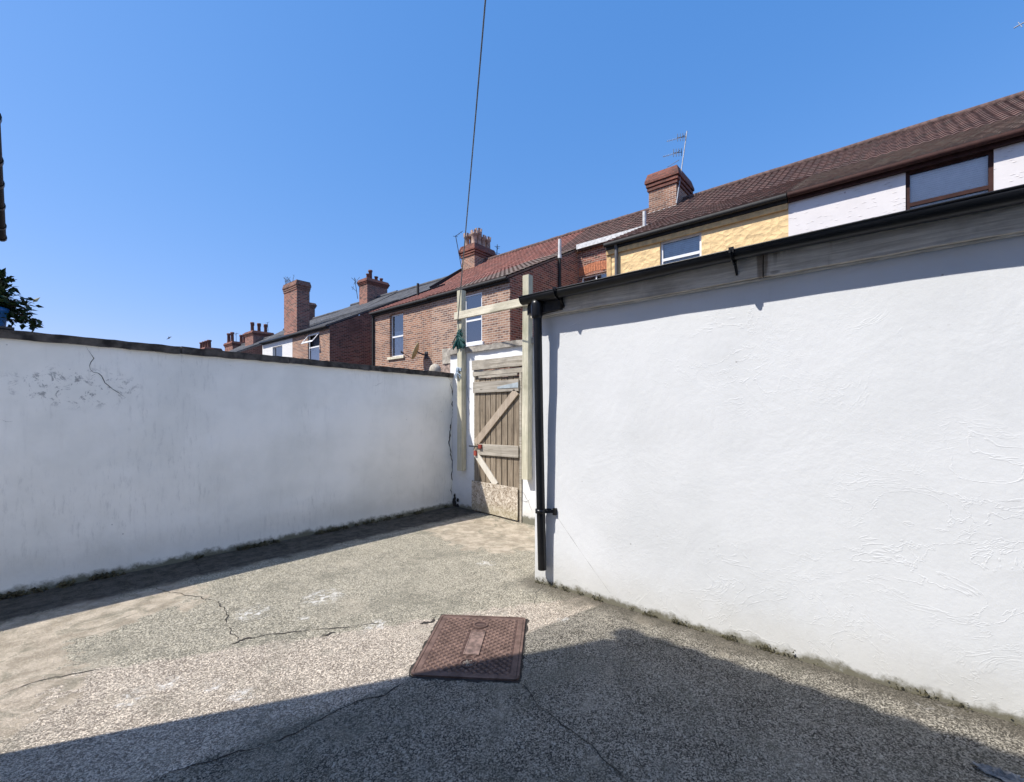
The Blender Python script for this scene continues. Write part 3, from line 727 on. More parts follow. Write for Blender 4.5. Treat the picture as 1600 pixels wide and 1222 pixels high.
# ------------------------------------------------------------------ inspection cover
ang = R(35.5); ul = Vector((math.cos(ang), math.sin(ang), 0)); uw = Vector((math.sin(ang), -math.cos(ang), 0)); cc = Vector((2.11, 2.10, 0))
t = thing('manhole_cover', 'square rusty iron inspection cover set in the concrete', 'manhole cover', cc)
def cp(w_, l_, z): return cc + uw * w_ + ul * l_ + Vector((0, 0, z - .006))
def dense(P, k=6):
    return [P[i].lerp(P[(i + 1) % len(P)], j / k) for i in range(len(P)) for j in range(k if (P[i] - P[(i + 1) % len(P)]).length > .1 else 1)]
def rrect(w, l, r, z, k=5):
    out = []
    for sx, sy, a0 in ((1, 1, 0), (-1, 1, 90), (-1, -1, 180), (1, -1, 270)):
        for i in range(k + 1):
            a = R(a0 + 90 * i / k); out.append(cp(sx * (w - r) + r * math.cos(a), sy * (l - r) + r * math.sin(a), z))
    return out
HW, HL = .312, .392
def ring(m, a, b, mi=0):
    n = len(a); m.add(a + b, [(i, (i + 1) % n, n + (i + 1) % n, n + i) for i in range(n)], mi)
m = MB(); n = 48; vs = []
o = dense(rrect(HW + .006, HL + .006, .03, .0078), 22); o2 = []
for i, p in enumerate(o):
    q = p - cc; jit = 1.014 + .085 * abs(mnoise.noise(p * 13)) + .03 * random.random() * (i % 2); o2.append(cc + Vector((q.x * jit, q.y * jit, .0015)))
ring(m, o2, o, 0)
m.build('joint', M['crack'], t)
m = MB(); A = rrect(HW + .004, HL + .004, .03, .004); B = rrect(HW + .004, HL + .004, .03, .018); C_ = rrect(HW - .010, HL - .010, .024, .018); D = rrect(HW - .010, HL - .010, .024, .008)
ring(m, A, B); ring(m, B, C_); ring(m, C_, D)
m.build('cover_frame', M['rust'], t)
m = MB(); E = rrect(HW - .013, HL - .013, .022, .006); G = rrect(HW - .013, HL - .013, .022, .016); G2 = rrect(HW - .045, HL - .045, .02, .016); G3 = rrect(HW - .049, HL - .049, .02, .0135)
m.add(G3, [tuple(range(len(G3)))], 1); ring(m, E, G); ring(m, G, G2); ring(m, G2, G3)
s = .0405
for i in range(-16, 17):
    for j in range(-20, 21):
        if (i + j) % 2: continue
        w_, l_ = i * s * .60, j * s * .60
        if abs(w_) > HW - .05 or abs(l_) > HL - .05: continue
        if abs(w_) < .062 and abs(l_) < .17: continue
        if w_ ** 2 + (abs(l_) - .25) ** 2 < .062 ** 2: continue
        k = .0225
        m.add([cp(w_ + k, l_, .013), cp(w_, l_ + k, .013), cp(w_ - k, l_, .013), cp(w_, l_ - k, .013), cp(w_ + k * .6, l_, .021), cp(w_, l_ + k * .6, .021), cp(w_ - k * .6, l_, .021), cp(w_, l_ - k * .6, .021)],
              [(0, 1, 5, 4), (1, 2, 6, 5), (2, 3, 7, 6), (3, 0, 4, 7), (4, 5, 6, 7)])
cov = m.build('cover_plate', [M['rust'], M['rustbase']], t)
m = MB(); A = [cp(x, y, .0165) for x, y in ((-.05, -.155), (.05, -.155), (.05, .155), (-.05, .155))]; B = [cp(x, y, .0205) for x, y in ((-.05, -.155), (.05, -.155), (.05, .155), (-.05, .155))]
C_ = [cp(x, y, .0205) for x, y in ((-.044, -.149), (.044, -.149), (.044, .149), (-.044, .149))]; D = [cp(x, y, .0175) for x, y in ((-.044, -.149), (.044, -.149), (.044, .149), (-.044, .149))]
ring(m, A, B); ring(m, B, C_); ring(m, C_, D); m.add(D, [(0, 1, 2, 3)])
m.build('centre_panel', M['rustworn'], cov)['label'] = 'paler worn centre strip'
for sgn in (1, -1):
    m = MB(); n = 20
    def circ(r, z): return [cp(r * math.cos(2 * math.pi * k / n), sgn * .25 + r * .9 * math.sin(2 * math.pi * k / n), z) for k in range(n)]
    ring(m, circ(.055, .0165), circ(.052, .022)); ring(m, circ(.052, .022), circ(.043, .022)); ring(m, circ(.043, .022), circ(.040, .017), 1)
    m.add(circ(.040, .017), [tuple(range(n))], 1)
    m.add([cp(-.03, sgn * .25 - .008, .0178), cp(.03, sgn * .25 - .008, .0178), cp(.03, sgn * .25 + .008, .0178), cp(-.03, sgn * .25 + .008, .0178)], [(0, 1, 2, 3)], 0)
    if sgn < 0:
        for i in range(30):
            a = random.uniform(0, 6.28); r = random.uniform(0, .034); p = cp(r * math.cos(a), -.25 + r * math.sin(a), .018); q = random.uniform(.003, .006)
            m.add([p + Vector((q, 0, 0)), p + Vector((-q, q * .6, 0)), p + Vector((-q * .4, -q, 0)), p + Vector((0, 0, q))], [(0, 1, 3), (1, 2, 3), (2, 0, 3)], 2)
    m.build('key_hole', [M['rust'], M['rustdark'], M['copingstone']], cov)

# crumpled scrap in the near corner
m = MB(); c = gp(1572, 1216, .0); n = 26; vs = []
for i in range(n):
    for j in range(n):
        u, v = i / (n - 1) - .5, j / (n - 1) - .5
        k = .85 + .5 * mnoise.noise(Vector((u * 5, v * 5, 4))); q = 1 - .35 * (abs(u) * abs(v) * 4)
        p = Vector((c.x + u * .085 * k * q, c.y + v * .24 * k * q, 0)); r_ = abs(mnoise.noise(Vector((u * 5, v * 7, 2))))
        p.z = gz(p.x, p.y) + .004 + (.035 * r_ + .014 * abs(mnoise.noise(Vector((u * 14, v * 16, 2))))) * (1 - max(abs(u), abs(v)) * 1.2)
        vs.append(p)
m.add(vs, [(i * n + j, (i + 1) * n + j, (i + 1) * n + j + 1, i * n + j + 1) for i in range(n - 1) for j in range(n - 1)])
tag(m.build('crumpled_scrap', M['scrap'], None, c), 'crumpled grey paper scrap lying on the concrete in the near corner', 'debris')

# ------------------------------------------------------------------ terrace houses
XF, XM, XR, XE = 11.0, 15.09, 17.8, 20.5          # outrigger face, main rear wall, ridge, street wall
ZR = 9.98
def wall_x(m, X, y0, y1, z0, z1, holes, mi=0, rev=.13):
    ys = sorted({y0, y1, *[h[0] for h in holes], *[h[1] for h in holes]}); zs = sorted({z0, z1, *[h[2] for h in holes], *[h[3] for h in holes]})
    for a, b in zip(ys[:-1], ys[1:]):
        for c, d in zip(zs[:-1], zs[1:]):
            if any(h[0] - 1e-6 <= a and b <= h[1] + 1e-6 and h[2] - 1e-6 <= c and d <= h[3] + 1e-6 for h in holes): continue
            m.add([(X, a, c), (X, b, c), (X, b, d), (X, a, d)], [(0, 3, 2, 1)], mi)
    for a, b, c, d in holes:
        m.add([(X, a, c), (X, b, c), (X, b, d), (X, a, d), (X + rev, a, c), (X + rev, b, c), (X + rev, b, d), (X + rev, a, d)],
              [(0, 1, 5, 4), (1, 2, 6, 5), (2, 3, 7, 6), (3, 0, 4, 7)], mi)
def window(parent, X, h, fm, trans=(), mull=(), sill=None, back='room', rec=.08, fw=.055, opened=False, slats=0, lab=None, gl='glass'):
    y0, y1, z0, z1 = h; m = MB(); a, b = X + rec, X + rec + .05
    e = .002
    m.box(a, b, y0 + e, y0 + fw, z0 + e, z1 - e); m.box(a, b, y1 - fw, y1 - e, z0 + e, z1 - e)
    m.box(a, b, y0 + fw, y1 - fw, z0 + e, z0 + fw); m.box(a, b, y0 + fw, y1 - fw, z1 - fw, z1 - e)
    for z in trans: m.box(a - .006, b, y0 + fw, y1 - fw, z - fw * .55, z + fw * .55)
    for y in mull: m.box(a - .004, b - .002, y - fw * .4, y + fw * .4, z0 + fw, z1 - fw)
    w = m.build('window', fm, parent)
    if lab: w['label'] = lab
    zt = trans[0] if (opened and trans) else z1 - fw
    m = MB(); m.add([(a + .02, y0 + fw, z0 + fw), (a + .02, y1 - fw, z0 + fw), (a + .02, y1 - fw, zt), (a + .02, y0 + fw, zt)], [(0, 3, 2, 1)]); m.build('pane', M[gl], w)
    if slats:
        m = MB()
        for i in range(slats):
            z = z0 + fw + (z1 - z0 - 2 * fw) * (i + .5) / slats
            m.beam((b + .016, y0 + .02, z), (b + .016, y1 - .02, z), .003, (z1 - z0) / slats * .95, (.25, 0, 1))
        m.build('blind', M[back], w)
        m = MB()
    elif back == 'curtain':
        m = MB(); n = 60; vs = []
        for i in range(n + 1):
            y = y0 + .02 + (y1 - y0 - .04) * i / n; x = b + .06 + .015 * math.sin(i * 1.1)
            vs += [(x, y, z0 + .02), (x, y, z0 + (z1 - z0) * .62)]
        m.add(vs, [(2 * i, 2 * i + 1, 2 * i + 3, 2 * i + 2) for i in range(n)], 0, True); m.build('curtain', M['curtain'], w)
    m = MB(); m.add([(b + .14, y0, z0), (b + .14, y1, z0), (b + .14, y1, z1), (b + .14, y0, z1)], [(0, 3, 2, 1)]); m.build('dark_interior', M['room'], w)
    if sill:
        boxes('sill', M[sill], w, (X - .07, X + rec - .002, y0 - .10, y1 + .10, z0 - .11, z0 - .003), bevel=.006)
    if opened:
        m = MB(); zb = trans[0]; hh = z1 - fw - zb - .02; ca, sa = math.cos(R(38)), math.sin(R(38)); top = z1 - fw
        def pt(f, y, o): return Vector((a - .01 - f * hh * sa - o * ca, y, top - f * hh * ca - o * sa * -1))
        for f0, f1, ya, yb_ in ((0, .16, y0 + .03, y1 - .03), (.84, 1, y0 + .03, y1 - .03), (.16, .84, y0 + .03, y0 + .03 + fw), (.16, .84, y1 - .03 - fw, y1 - .03)):
            vs = [pt(f, y, o) for f in (f0, f1) for y in (ya, yb_) for o in (0, .03)]
            m.add(vs, [(0, 1, 3, 2), (4, 6, 7, 5), (0, 4, 5, 1), (2, 3, 7, 6), (0, 2, 6, 4), (1, 5, 7, 3)])
        op = m.build('open_fanlight', fm, w); return w
    return w
def tiles(m, Xa, za, Xb, zb, y0, y1, amp, mi, per=.205, course=.27, lift=.02):
    d = Vector((Xb - Xa, 0, zb - za)); L = d.length; d.normalize(); nrm = Vector((-d.z, 0, d.x))
    if nrm.z < 0: nrm = -nrm
    nc = max(1, round(L / course)); k = 6 if amp else 1
    ny = max(1, int(round((y1 - y0) / per))) * k
    yy = [y0 + (y1 - y0) * i / ny for i in range(ny + 1)]
    hh = [amp * (.5 + .5 * math.cos(2 * math.pi * (y / per))) ** .7 for y in yy]
    for c in range(nc):
        a = Vector((Xa, 0, za)) + d * (L * c / nc); b = Vector((Xa, 0, za)) + d * (L * (c + 1) / nc + .01)
        vs = []
        for y, h in zip(yy, hh):
            j = random.uniform(0, .004)
            vs += [a + Vector((0, y, 0)) - nrm * .004, a + Vector((0, y, 0)) + nrm * (h + lift + j), b + Vector((0, y, 0)) + nrm * h]
        fs = []
        for i in range(ny): fs += [(3 * i, 3 * i + 3, 3 * i + 4, 3 * i + 1), (3 * i + 1, 3 * i + 4, 3 * i + 5, 3 * i + 2)]
        m.add(vs, fs, mi)
def slab(m, Xa, za, Xb, zb, y0, y1, th, mi):
    m.add([(Xa, y0, za), (Xb, y0, zb), (Xb, y1, zb), (Xa, y1, za), (Xa, y0, za - th), (Xb, y0, zb - th), (Xb, y1, zb - th), (Xa, y1, za - th)],
          [(0, 1, 2, 3), (7, 6, 5, 4), (0, 4, 5, 1), (1, 5, 6, 2), (2, 6, 7, 3), (3, 7, 4, 0)], mi)
def chimney(parent, x0, x1, y0, y1, zb, zt, body, cap, pots, potmat, potkind='crown', flash=False, cs=1.0, ch=.42):
    m = MB(); capz = zt - ch; q_ = ch / .42
    m.box(x0, x1, y0, y1, zb, capz, 0)
    for (o, z0, z1) in ((.05, 0, .065), (.015, .067, .088), (.085, .09, .155), (.05, .157, .175)):
        o *= cs; m.box(x0 - o, x1 + o, y0 - o, y1 + o, capz + z0 * q_ + .001, capz + z1 * q_, 1)
    a_, b_ = .125 * cs, .035 * cs; za_, zb_ = capz + .178 * q_, zt
    zmid = za_ + (zb_ - za_) * .25
    vs = []
    for o, z in ((a_, za_), (a_, zmid), (b_, zb_)):
        vs += [(x0 - o, y0 - o, z), (x1 + o, y0 - o, z), (x1 + o, y1 + o, z), (x0 - o, y1 + o, z)]
    m.add(vs, [(3, 2, 1, 0)] + [(4 * r + k, 4 * r + (k + 1) % 4, 4 * r + 4 + (k + 1) % 4, 4 * r + 4 + k) for r in range(2) for k in range(4)] + [(8, 9, 10, 11)], 1)
    c = m.build('chimney', [M[body], M[cap]], parent)
    for (fx, fy, r, h) in pots:
        px_, py_ = x0 + (x1 - x0) * fx, y0 + (y1 - y0) * fy
        m = MB()
        if potkind == 'crown':
            m.lathe((px_, py_, zt), [(r * .95, -.01), (r * .85, .05), (r * .78, h * .62), (r * 1.0, h * .66), (r * 1.0, h * .76), (r * .85, h * .80), (r * .72, h * .78), (r * .7, h * .3)], 10)
            for q in range(6):
                a = q * math.pi / 3; m.beam((px_ + r * .82 * math.cos(a), py_ + r * .82 * math.sin(a), zt + h * .70), (px_ + r * .9 * math.cos(a), py_ + r * .9 * math.sin(a), zt + h * .95), r * .62, r * .25, (math.cos(a), math.sin(a), 0))
        else:
            m.lathe((px_, py_, zt), [(r * .9, -.01), (r * .8, h * .8), (r * 1.05, h * .84), (r * 1.05, h), (r * .75, h), (r * .7, h * .4)], 12)
        m.build('chimney_pot', M[potmat], c)
    if flash:
        m = MB(); m.beam((x0 - .02, y0 - .06, zb + .93), (x0 - .02, y1 + .06, zb + .93), .05, .10); m.build('flashing', M['mortar'], c)
    return c

def house(label, o0, o1, m0, m1, ze, front, side_lo, side_hi, main_front, low_segs, up_segs, ridge, gut, windows=(), main_windows=(), end=False, group='terraced houses behind the yard', gutter=True, soffit='blackmatt', trim=None, zr=9.98, verge=None):
    """o0..o1: outrigger along y; m0..m1: main house along y; side_lo/side_hi: is the low-y / high-y outrigger side exposed"""
    t = thing('terraced_house', label, 'house', (XF, (o0 + o1) / 2, 0), group)
    zm = ze + .493 * (XM - XF + .15)
    mats = [M[front], M[side_lo or front], M[main_front]]
    m = MB(); zt = ze - .04
    wall_x(m, XF, o0, o1, -.13, zt, [w['h'] for w in windows], 0)
    zs = zt + .493 * (XM - XF)
    if side_lo: m.add([(XF, o0, -.13), (XM, o0, -.13), (XM, o0, zs), (XF, o0, zt)], [(0, 1, 2, 3)], 1)
    if side_hi: m.add([(XF, o1, -.13), (XM, o1, -.13), (XM, o1, zs), (XF, o1, zt)], [(3, 2, 1, 0)], 1)
    for a, b in ((m0, o0), (o1, m1)):
        if b - a > .05:
            wall_x(m, XM, a, b, -.13, zm - .10, [w['h'] for w in main_windows if a <= w['h'][0] < b], 2)
    sw = MB(); sw.add([(XE, m0, -.13), (XE, m1, -.13), (XE, m1, 8.0 + zr - 9.98), (XE, m0, 8.0 + zr - 9.98)], [(0, 1, 2, 3)], 0); sw.build('street_wall', M[front], t)
    if end:
        ye = m0 if end == 'lo' else m1
        m.add([(XM, ye, -.13), (XE, ye, -.13), (XE, ye, 8.0 + zr - 9.98), (XR, ye, zr - .1), (XM, ye, zm - .1)], [(0, 1, 2, 3, 4)], 0)
    m.build('wall', mats, t)
    # roof
    keys = [];
    for s_ in low_segs + up_segs:
        if s_[2] not in keys: keys.append(s_[2])
    rm = MB()
    for a, b, k in low_segs:
        amp = 0 if k == 'slate' else .030
        tiles(rm, XF - .17, ze - .01, XM, zm, a, b, amp, keys.index(k), *((.30, .26, .008) if k == 'slate' else ()))
    slab(rm, XF - .15, ze - .02, XM + .02, zm - .02, o0, o1, .06, keys.index(low_segs[0][2]))
    for a, b, k in up_segs:
        amp = 0 if k == 'slate' else .026
        inner = [(max(a, m0), min(b, o0), XM - .16), (max(a, o0), min(b, o1), XM), (max(a, o1), min(b, m1), XM - .16)]
        for p, q, xs in inner:
            if q - p > .05: tiles(rm, xs, zm + (xs - XM) * .712, XR, zr, p, q, amp, keys.index(k), *((.30, .26, .008) if k == 'slate' else ()))
    slab(rm, XM - .14, zm - .02 - .14 * .712, XR, zr - .02, m0, m1, .07, keys.index(up_segs[0][2]))
    slab(rm, XR, zr - .02, XE + .2, 8.0 + zr - 9.98, m0, m1, .07, keys.index(up_segs[0][2]))
    roof = rm.build('roof', [M[k] for k in keys], t)
    m = MB(); y = m0
    while y < m1 - .05:
        e_ = min(y + .45, m1); r = .10 if ridge != 'ridgeblack' else .14
        j = random.uniform(-.008, .008)
        m.tube([(XR, y + .001, zr + .02 + j), (XR, e_ - .001, zr + .02 + j)], r, 10); y = e_
    m.build('ridge_tiles', M[ridge], roof)
    if verge:
        m = MB(); m.beam((XM - .2, verge, zm + .02), (XR, verge, zr + .06), .12, .16); m.beam((XF - .15, o1 + .02, ze + .03), (XM, o1 + .02, zm + .04), .10, .14)
        m.build('verge', M['ridgeblack'], roof)
    # eaves: gutter, fascia
    m = MB(); m.box(XF - .09, XF - .004, o0 + .01, o1 - .01, ze - .17, ze - .055)
    m.build('fascia', M[soffit], t)
    if gutter:
        m = MB(); m.tube([(XF - .16, o0 + .01, ze - .065), (XF - .16, o1 - .01, ze - .065)], .055, 10); m.build('gutter', M[gut], t)
    if trim: boxes('eaves_moulding', M[trim], t, (XF - .06, XF - .003, o0 + .01, o1 - .01, ze - .30, ze - .18))
    for w in windows: window(t, XF, **w)
    for w in main_windows: window(t, XM, **w)
    return t, zm
def wrect(X, xl, xr, yt, yb):
    """window rectangle on plane X; xl/xr left and right picture columns, yt/yb picture rows at the middle column"""
    mid = (xl + xr) / 2
    a = on_x(xl, 600, X).y; b = on_x(xr, 600, X).y
    return (b, a, on_x(mid, yb, X).z, on_x(mid, yt, X).z)

# pinkish house
h = wrect(XF, 1415, 1553, 250, 400); z1 = h[3]; h = (h[0], h[1], z1 - 1.25, z1)
t, zm = house('pinkish white rendered house with a brown framed window and brown fascia', -2.6, 1.66, -4.4, 1.66, 6.16, 'pink', 'pink', None, 'pink',
      [(-2.6, 1.66, 'tile_moss')], [(-4.4, 1.66, 'tile_brown')], 'ridge', 'brown',
      [dict(h=h, fm=M['brown'], trans=(z1 - .62,), back='blindpink', slats=30, fw=.06, rec=.03, gl='glassclear')], gutter=True, soffit='brown')
chimney(t, 17.0, 18.6, -5.6, -4.45, 8.9, 11.0, 'brick_red', 'brick_cap', [(.2, .5, .13, .5), (.5, .5, .13, .5), (.8, .5, .13, .5)], 'clay')
boxes('window_head', M['stone'], t, (XF - .03, XF - .002, h[0] - .02, h[1] + .02, z1 + .004, z1 + .05))
# cream house
h = wrect(XF, 1031, 1096, 369, 460); h = (h[0], h[1], h[3] - 1.35, h[3])
t2, zm = house('cream rendered house with scalloped plaster and a white framed window', 1.66, 5.91, 1.66, 7.64, 6.16, 'cream', None, 'cream', 'brick_red',
      [(1.66, 5.91, 'tile_brown')], [(1.66, 7.64, 'tile_brown')], 'ridge', 'blackmatt',
      [dict(h=h, fm=M['white'], trans=(h[3] - .47,), back='blind', slats=26, rec=.06, fw=.06, gl='glassclear')], trim='creamtrim')
chimney(t2, 17.0, 18.55, 6.22, 7.30, 8.5, 11.0, 'brick_orange', 'brick_cap', [], 'clay', flash=True, ch=.66)
m = MB(); p = on_x(963, 400, XF - .07); m.tube([(XF - .07, p.y, 6.05), (XF - .07, p.y, 0)], .045, 10); m.tube([(XF - .15, p.y, 6.10), (XF - .07, p.y, 5.98)], .045, 10); m.build('downpipe', M['pipegrey'], t2)
boxes('corner_strip', M['creamtrim'], t2, (XF - .02, XF - .003, 5.78, 5.905, -.1, 5.85))
m = MB(); p = on_y(1006, 356, 5.86); m.tube([(p.x, 5.84, p.z - .3), (p.x, 5.84, on_y(1006, 331, 5.86).z)], .055, 12); m.build('vent_pipe', M['greyboard'], t2)
# recess board
boxes('eaves_board', M['greyboard'], t2, (XM - .22, XM - .17, 5.95, 9.30, zm - .30, zm - .12))
# red roof house, near
h = wrect(XF, 726, 753, 459, 536); zt = on_x(740, 500, XF).z
hm = (7.95, 9.22, 5.35, on_x(920, 430, XM).z)
t3, zm3 = house('red tiled brick house whose shaded side wall faces the cream house', 9.36, 13.25, 7.64, 13.25, 5.99, 'brick_buff', 'brick_red', None, 'brick_red',
      [(9.36, 11.75, 'tile_moss'), (11.75, 13.25, 'tile_red')], [(7.64, 10.6, 'tile_brown'), (10.6, 13.25, 'tile_red')], 'ridge', 'blackmatt',
      [dict(h=h, fm=M['white'], trans=(zt,), back='room', rec=.03, sill='white')], [dict(h=hm, fm=M['white'], trans=(hm[3] - .4,), mull=(8.6,), back='curtain', rec=.09)])
m = MB(); n = 14
for i in range(n):
    f0, f1 = i / n, (i + 1) / n; a = hm[0] - .12 + (hm[1] - hm[0] + .22) * f0; b = hm[0] - .12 + (hm[1] - hm[0] + .22) * f1
    z_ = hm[3] + .01 + .10 * math.sin(math.pi * (f0 + f1) / 2)
    m.box(XM - .012, XM - .001, a + .006, b - .006, z_, z_ + .33)
m.build('arch_lintel', M['arch'], t3)
m = MB(); p = on_y(875, 400, 9.28); zt = on_y(875, 374, 9.28).z
m.tube([(p.x, 9.29, zt - .62), (p.x, 9.29, 0)], .055, 12, 0); m.tube([(p.x, 9.29, zt), (p.x, 9.29, zt - .62)], .06, 12, 1); m.tube([(p.x, 9.29, zt - .58), (p.x, 9.29, zt - .70)], .075, 12, 1)
m.build('vent_pipe', [M['blackmatt'], M['greyboard']], t3)
# red roof house, far
h = wrect(XF, 609, 630, 490, 557); zt = on_x(620, 525, XF).z
t4, zm = house('red tiled brick house with a two pane sash window and cream sill', 13.25, 17.14, 13.25, 17.98, 5.97, 'brick_orange', None, 'brick_orange', 'brick_red',
      [(13.25, 17.14, 'tile_red')], [(13.25, 17.98, 'tile_red')], 'ridge', 'blackmatt',
      [dict(h=h, fm=M['white'], trans=(zt,), back='curtain', sill='stone', rec=.10)], verge=18.0)
chimney(t4, 17.0, 18.5, 16.95, 17.95, 9.0, 10.75, 'brick_orange', 'brick_cap', [(.13, .22, .19, .78), (.13, .78, .18, .76), (.36, .25, .20, 1.0), (.40, .75, .19, .85), (.60, .25, .17, .74), (.64, .75, .17, .7), (.86, .25, .18, .76), (.88, .75, .17, .66)], 'clay', ch=.62)
m = MB(); m.tube([(XF - .06, 17.05, 5.85), (XF - .06, 17.05, 0)], .05, 10); m.build('downpipe', M['blackmatt'], t4)
m = MB(); p = on_y(653, 458, 16.6); m.tube([(p.x, 16.6, p.z - .25), (p.x, 16.6, on_y(653, 443, 16.6).z)], .06, 10); m.build('vent_pipe', M['blackmatt'], t4)
# slate pair beyond
h = wrect(XF, 481, 499, 520, 590)
t5, zm = house('slate roofed brick house with its small top window pushed open', 20.88, 24.9, 18.06, 24.9, 5.95, 'brick_orange', 'brick_dark', None, 'brick_red',
      [(20.88, 24.9, 'slate')], [(18.06, 24.9, 'slate')], 'slate', 'blackmatt', [dict(h=h, fm=M['white'], trans=(h[3] - .72,), back='curtain', opened=True, rec=.06)], zr=9.66)
chimney(t5, 17.0, 18.6, 27.2, 28.2, 8.9, 10.95, 'brick_red', 'brick_cap', [(.15, .3, .12, .35), (.35, .5, .14, .72), (.6, .4, .13, .35), (.9, .5, .12, .35)], 'claydark', 'plain')
chimney(t5, 11.15, 11.85, 24.7, 26.3, 5.6, 8.95, 'brick_red', 'brick_dark', [], 'clay', cs=.55, ch=.5)
h = wrect(XF, 426, 441, 541, 600)
t6, zm = house('slate roofed house with its rear wall painted white', 24.9, 28.9, 24.9, 30.6, 5.95, 'brick_white', None, 'brick_white', 'brick_red',
      [(24.9, 28.9, 'slate')], [(24.9, 30.6, 'slate')], 'slate', 'black', [dict(h=h, fm=M['white'], trans=(h[2] + .9,), back='curtain', rec=.08)], zr=9.72)
chimney(t6, 17.0, 18.2, 37.0, 38.2, 8.6, 11.0, 'brick_dark', 'brick_dark', [(.2, .3, .14, .7), (.5, .6, .14, .7)], 'claydark', 'plain')
t7, zm = house('slate roofed house with a dark brick side wall seen over the white wall', 32.4, 36.4, 30.6, 36.4, 5.75, 'brick_orange', 'brick_dark', None, 'brick_red', [(32.4, 36.4, 'slate')], [(30.6, 36.4, 'slate')], 'slate', 'blackmatt', zr=9.55)
t8, zm = house('far slate roofed house carrying a stack of six dark pots', 36.4, 40.4, 36.4, 42.0, 5.5, 'brick_orange', None, 'brick_orange', 'brick_red', [(36.4, 40.4, 'slate')], [(36.4, 42.0, 'slate')], 'slate', 'blackmatt', zr=9.35)
six = [(.08 + .168 * i, .3 + .4 * (i % 2), .17, .85) for i in range(6)]
chimney(t8, 16.9, 18.7, 46.6, 48.6, 7.0, 9.75, 'brick_red', 'brick_cap', six, 'claydark', 'plain')
t9, zm = house('last slate roofed house of the row with a low stack of four pots', 43.9, 48, 42.0, 52.0, 5.2, 'brick_orange', 'brick_dark', 'brick_orange', 'brick_red', [(43.9, 48, 'slate')], [(42.0, 52.0, 'slate')], 'slate', 'blackmatt', zr=9.0, end='hi')
chimney(t9, 17.0, 18.6, 52.3, 54.6, 0, 9.35, 'brick_red', 'brick_cap', [(.1, .25, .18, 1.0), (.1, .7, .18, 1.0), (.85, .3, .18, 1.0), (.85, .7, .18, 1.0)], 'claydark', 'plain')
t10, zm = house('distant slate roofed house of which only the row of pots shows', 58, 62, 56, 68, 4.6, 'brick_orange', 'brick_dark', 'brick_orange', 'brick_red', [(58, 62, 'slate')], [(56, 68, 'slate')], 'slate', 'blackmatt', zr=8.6, end='hi')
chimney(t10, 17.0, 18.6, 61.0, 64.4, 7.0, 9.6, 'brick_red', 'brick_cap', [(.3, .1, .24, .9), (.3, .36, .24, .9), (.3, .63, .24, .9), (.3, .9, .24, .9)], 'claydark', 'plain')

# ------------------------------------------------------------------ aerials and dish
def yagi(m, a, b, ne, L, up, r=.008):
    a, b = Vector(a), Vector(b); m.tube([a, b], r * 1.2, 6); u = Vector(up).normalized()
    for i in range(ne):
        p = a.lerp(b, (i + .5) / ne); m.tube([p - u * L / 2, p + u * L / 2], r * .7, 5)
def reflector(m, c, u, v, s):
    c, u, v = Vector(c), Vector(u), Vector(v)
    for k in (-1.5, -.5, .5, 1.5): m.tube([c + v * k * s * .3 - u * s * .5, c + v * k * s * .3 + u * s * .5], .011, 5)
    m.tube([c - v * s * .5, c + v * s * .5], .014, 5)
YA = 6.15
def ap(px, py, y=YA): return on_y(px, py, y)
t = thing('tv_aerial', 'tall leaning television aerial with two combs on the cream house chimney', 'aerial', ap(1057, 318))
m = MB(); m.tube([ap(1057, 318), ap(1073.5, 205)], .022, 8); m.tube([ap(1061, 250), ap(1043, 261)], .012, 6); m.build('mast', M['steel'], t)
for a, b, c in (((1042, 221), (1064, 215), (1067, 213)), ((1036, 245), (1058, 239), (1060, 237))):
    A, B, C_ = ap(*a, YA + .1), ap(*b), ap(*c)
    m = MB(); yagi(m, A, B, 9, .16, (.5, .3, .8)); br = m.build('comb', M['steel'], t)
    m = MB(); m.tube([B, C_, C_ + (C_ - B).normalized() * .18], .016, 6); reflector(m, B.lerp(C_, .3), (.25, .1, .95), (.6, -.7, .1), .36); m.build('reflector', M['darksteel'], br)
m = MB()
for i in range(5):
    p = Vector((17.3 + .15 * i, 7.0 - .1 * i, 11.0)); m.tube([p, p + Vector((0, .05, .12 + .04 * (i % 3))), p + Vector((.08, .15, .16))], .012, 5)
tag(m.build('wire_bracket', M['darksteel'], None, (17.4, 6.9, 11.0)), 'bent dark wires on top of the cream house chimney', 'wire')
def small_aerial(label, base, top, arms, y):
    t = thing('tv_aerial', label, 'aerial', on_y(*base, y))
    m = MB(); m.tube([on_y(*base, y), on_y(*top, y)], .02, 6); m.build('mast', M['darksteel'], t)
    m = MB()
    for a, b in arms:
        m.tube([on_y(*a, y), on_y(*b, y)], .013, 5)
    m.build('arm', M['darksteel'], t)
small_aerial('thin aerial leaning out left of the many potted chimney', (721, 418), (712, 369), [((708, 369), (715, 370)), ((712, 369), (723, 361)), ((712, 368), (716, 367)), ((717, 364), (718, 366)), ((720, 362), (721, 364))], 18.0)
small_aerial('short aerial right of the many potted chimney, just over the red roof', (776, 404), (777, 382), [((773, 385), (781, 385.5)), ((774, 395), (781, 396.5)), ((777, 382), (777.5, 390)), ((775, 387), (780, 388))], 16.9)
small_aerial('bent aerial beside the brick chimney above the slate roof', (559, 467), (554, 434), [((549, 434), (556, 440)), ((554, 443), (562, 433)), ((549, 448), (558, 456)), ((552, 447), (551, 453)), ((556, 436), (553, 445))], 28.3)
small_aerial('small far aerial beside the low chimney stack of four pots', (369, 541), (369, 520), [((366, 522), (373, 521)), ((367, 524), (371, 520))], 52.0)
small_aerial('tiny far aerial beside the chimney stack of six pots', (419, 518), (418, 504), [((415, 505), (421, 503))], 46.4)
t = thing('tv_aerial', 'pale comb aerial poking in at the upper corner of the sky', 'aerial', (17.1, -4.6, 11.0))
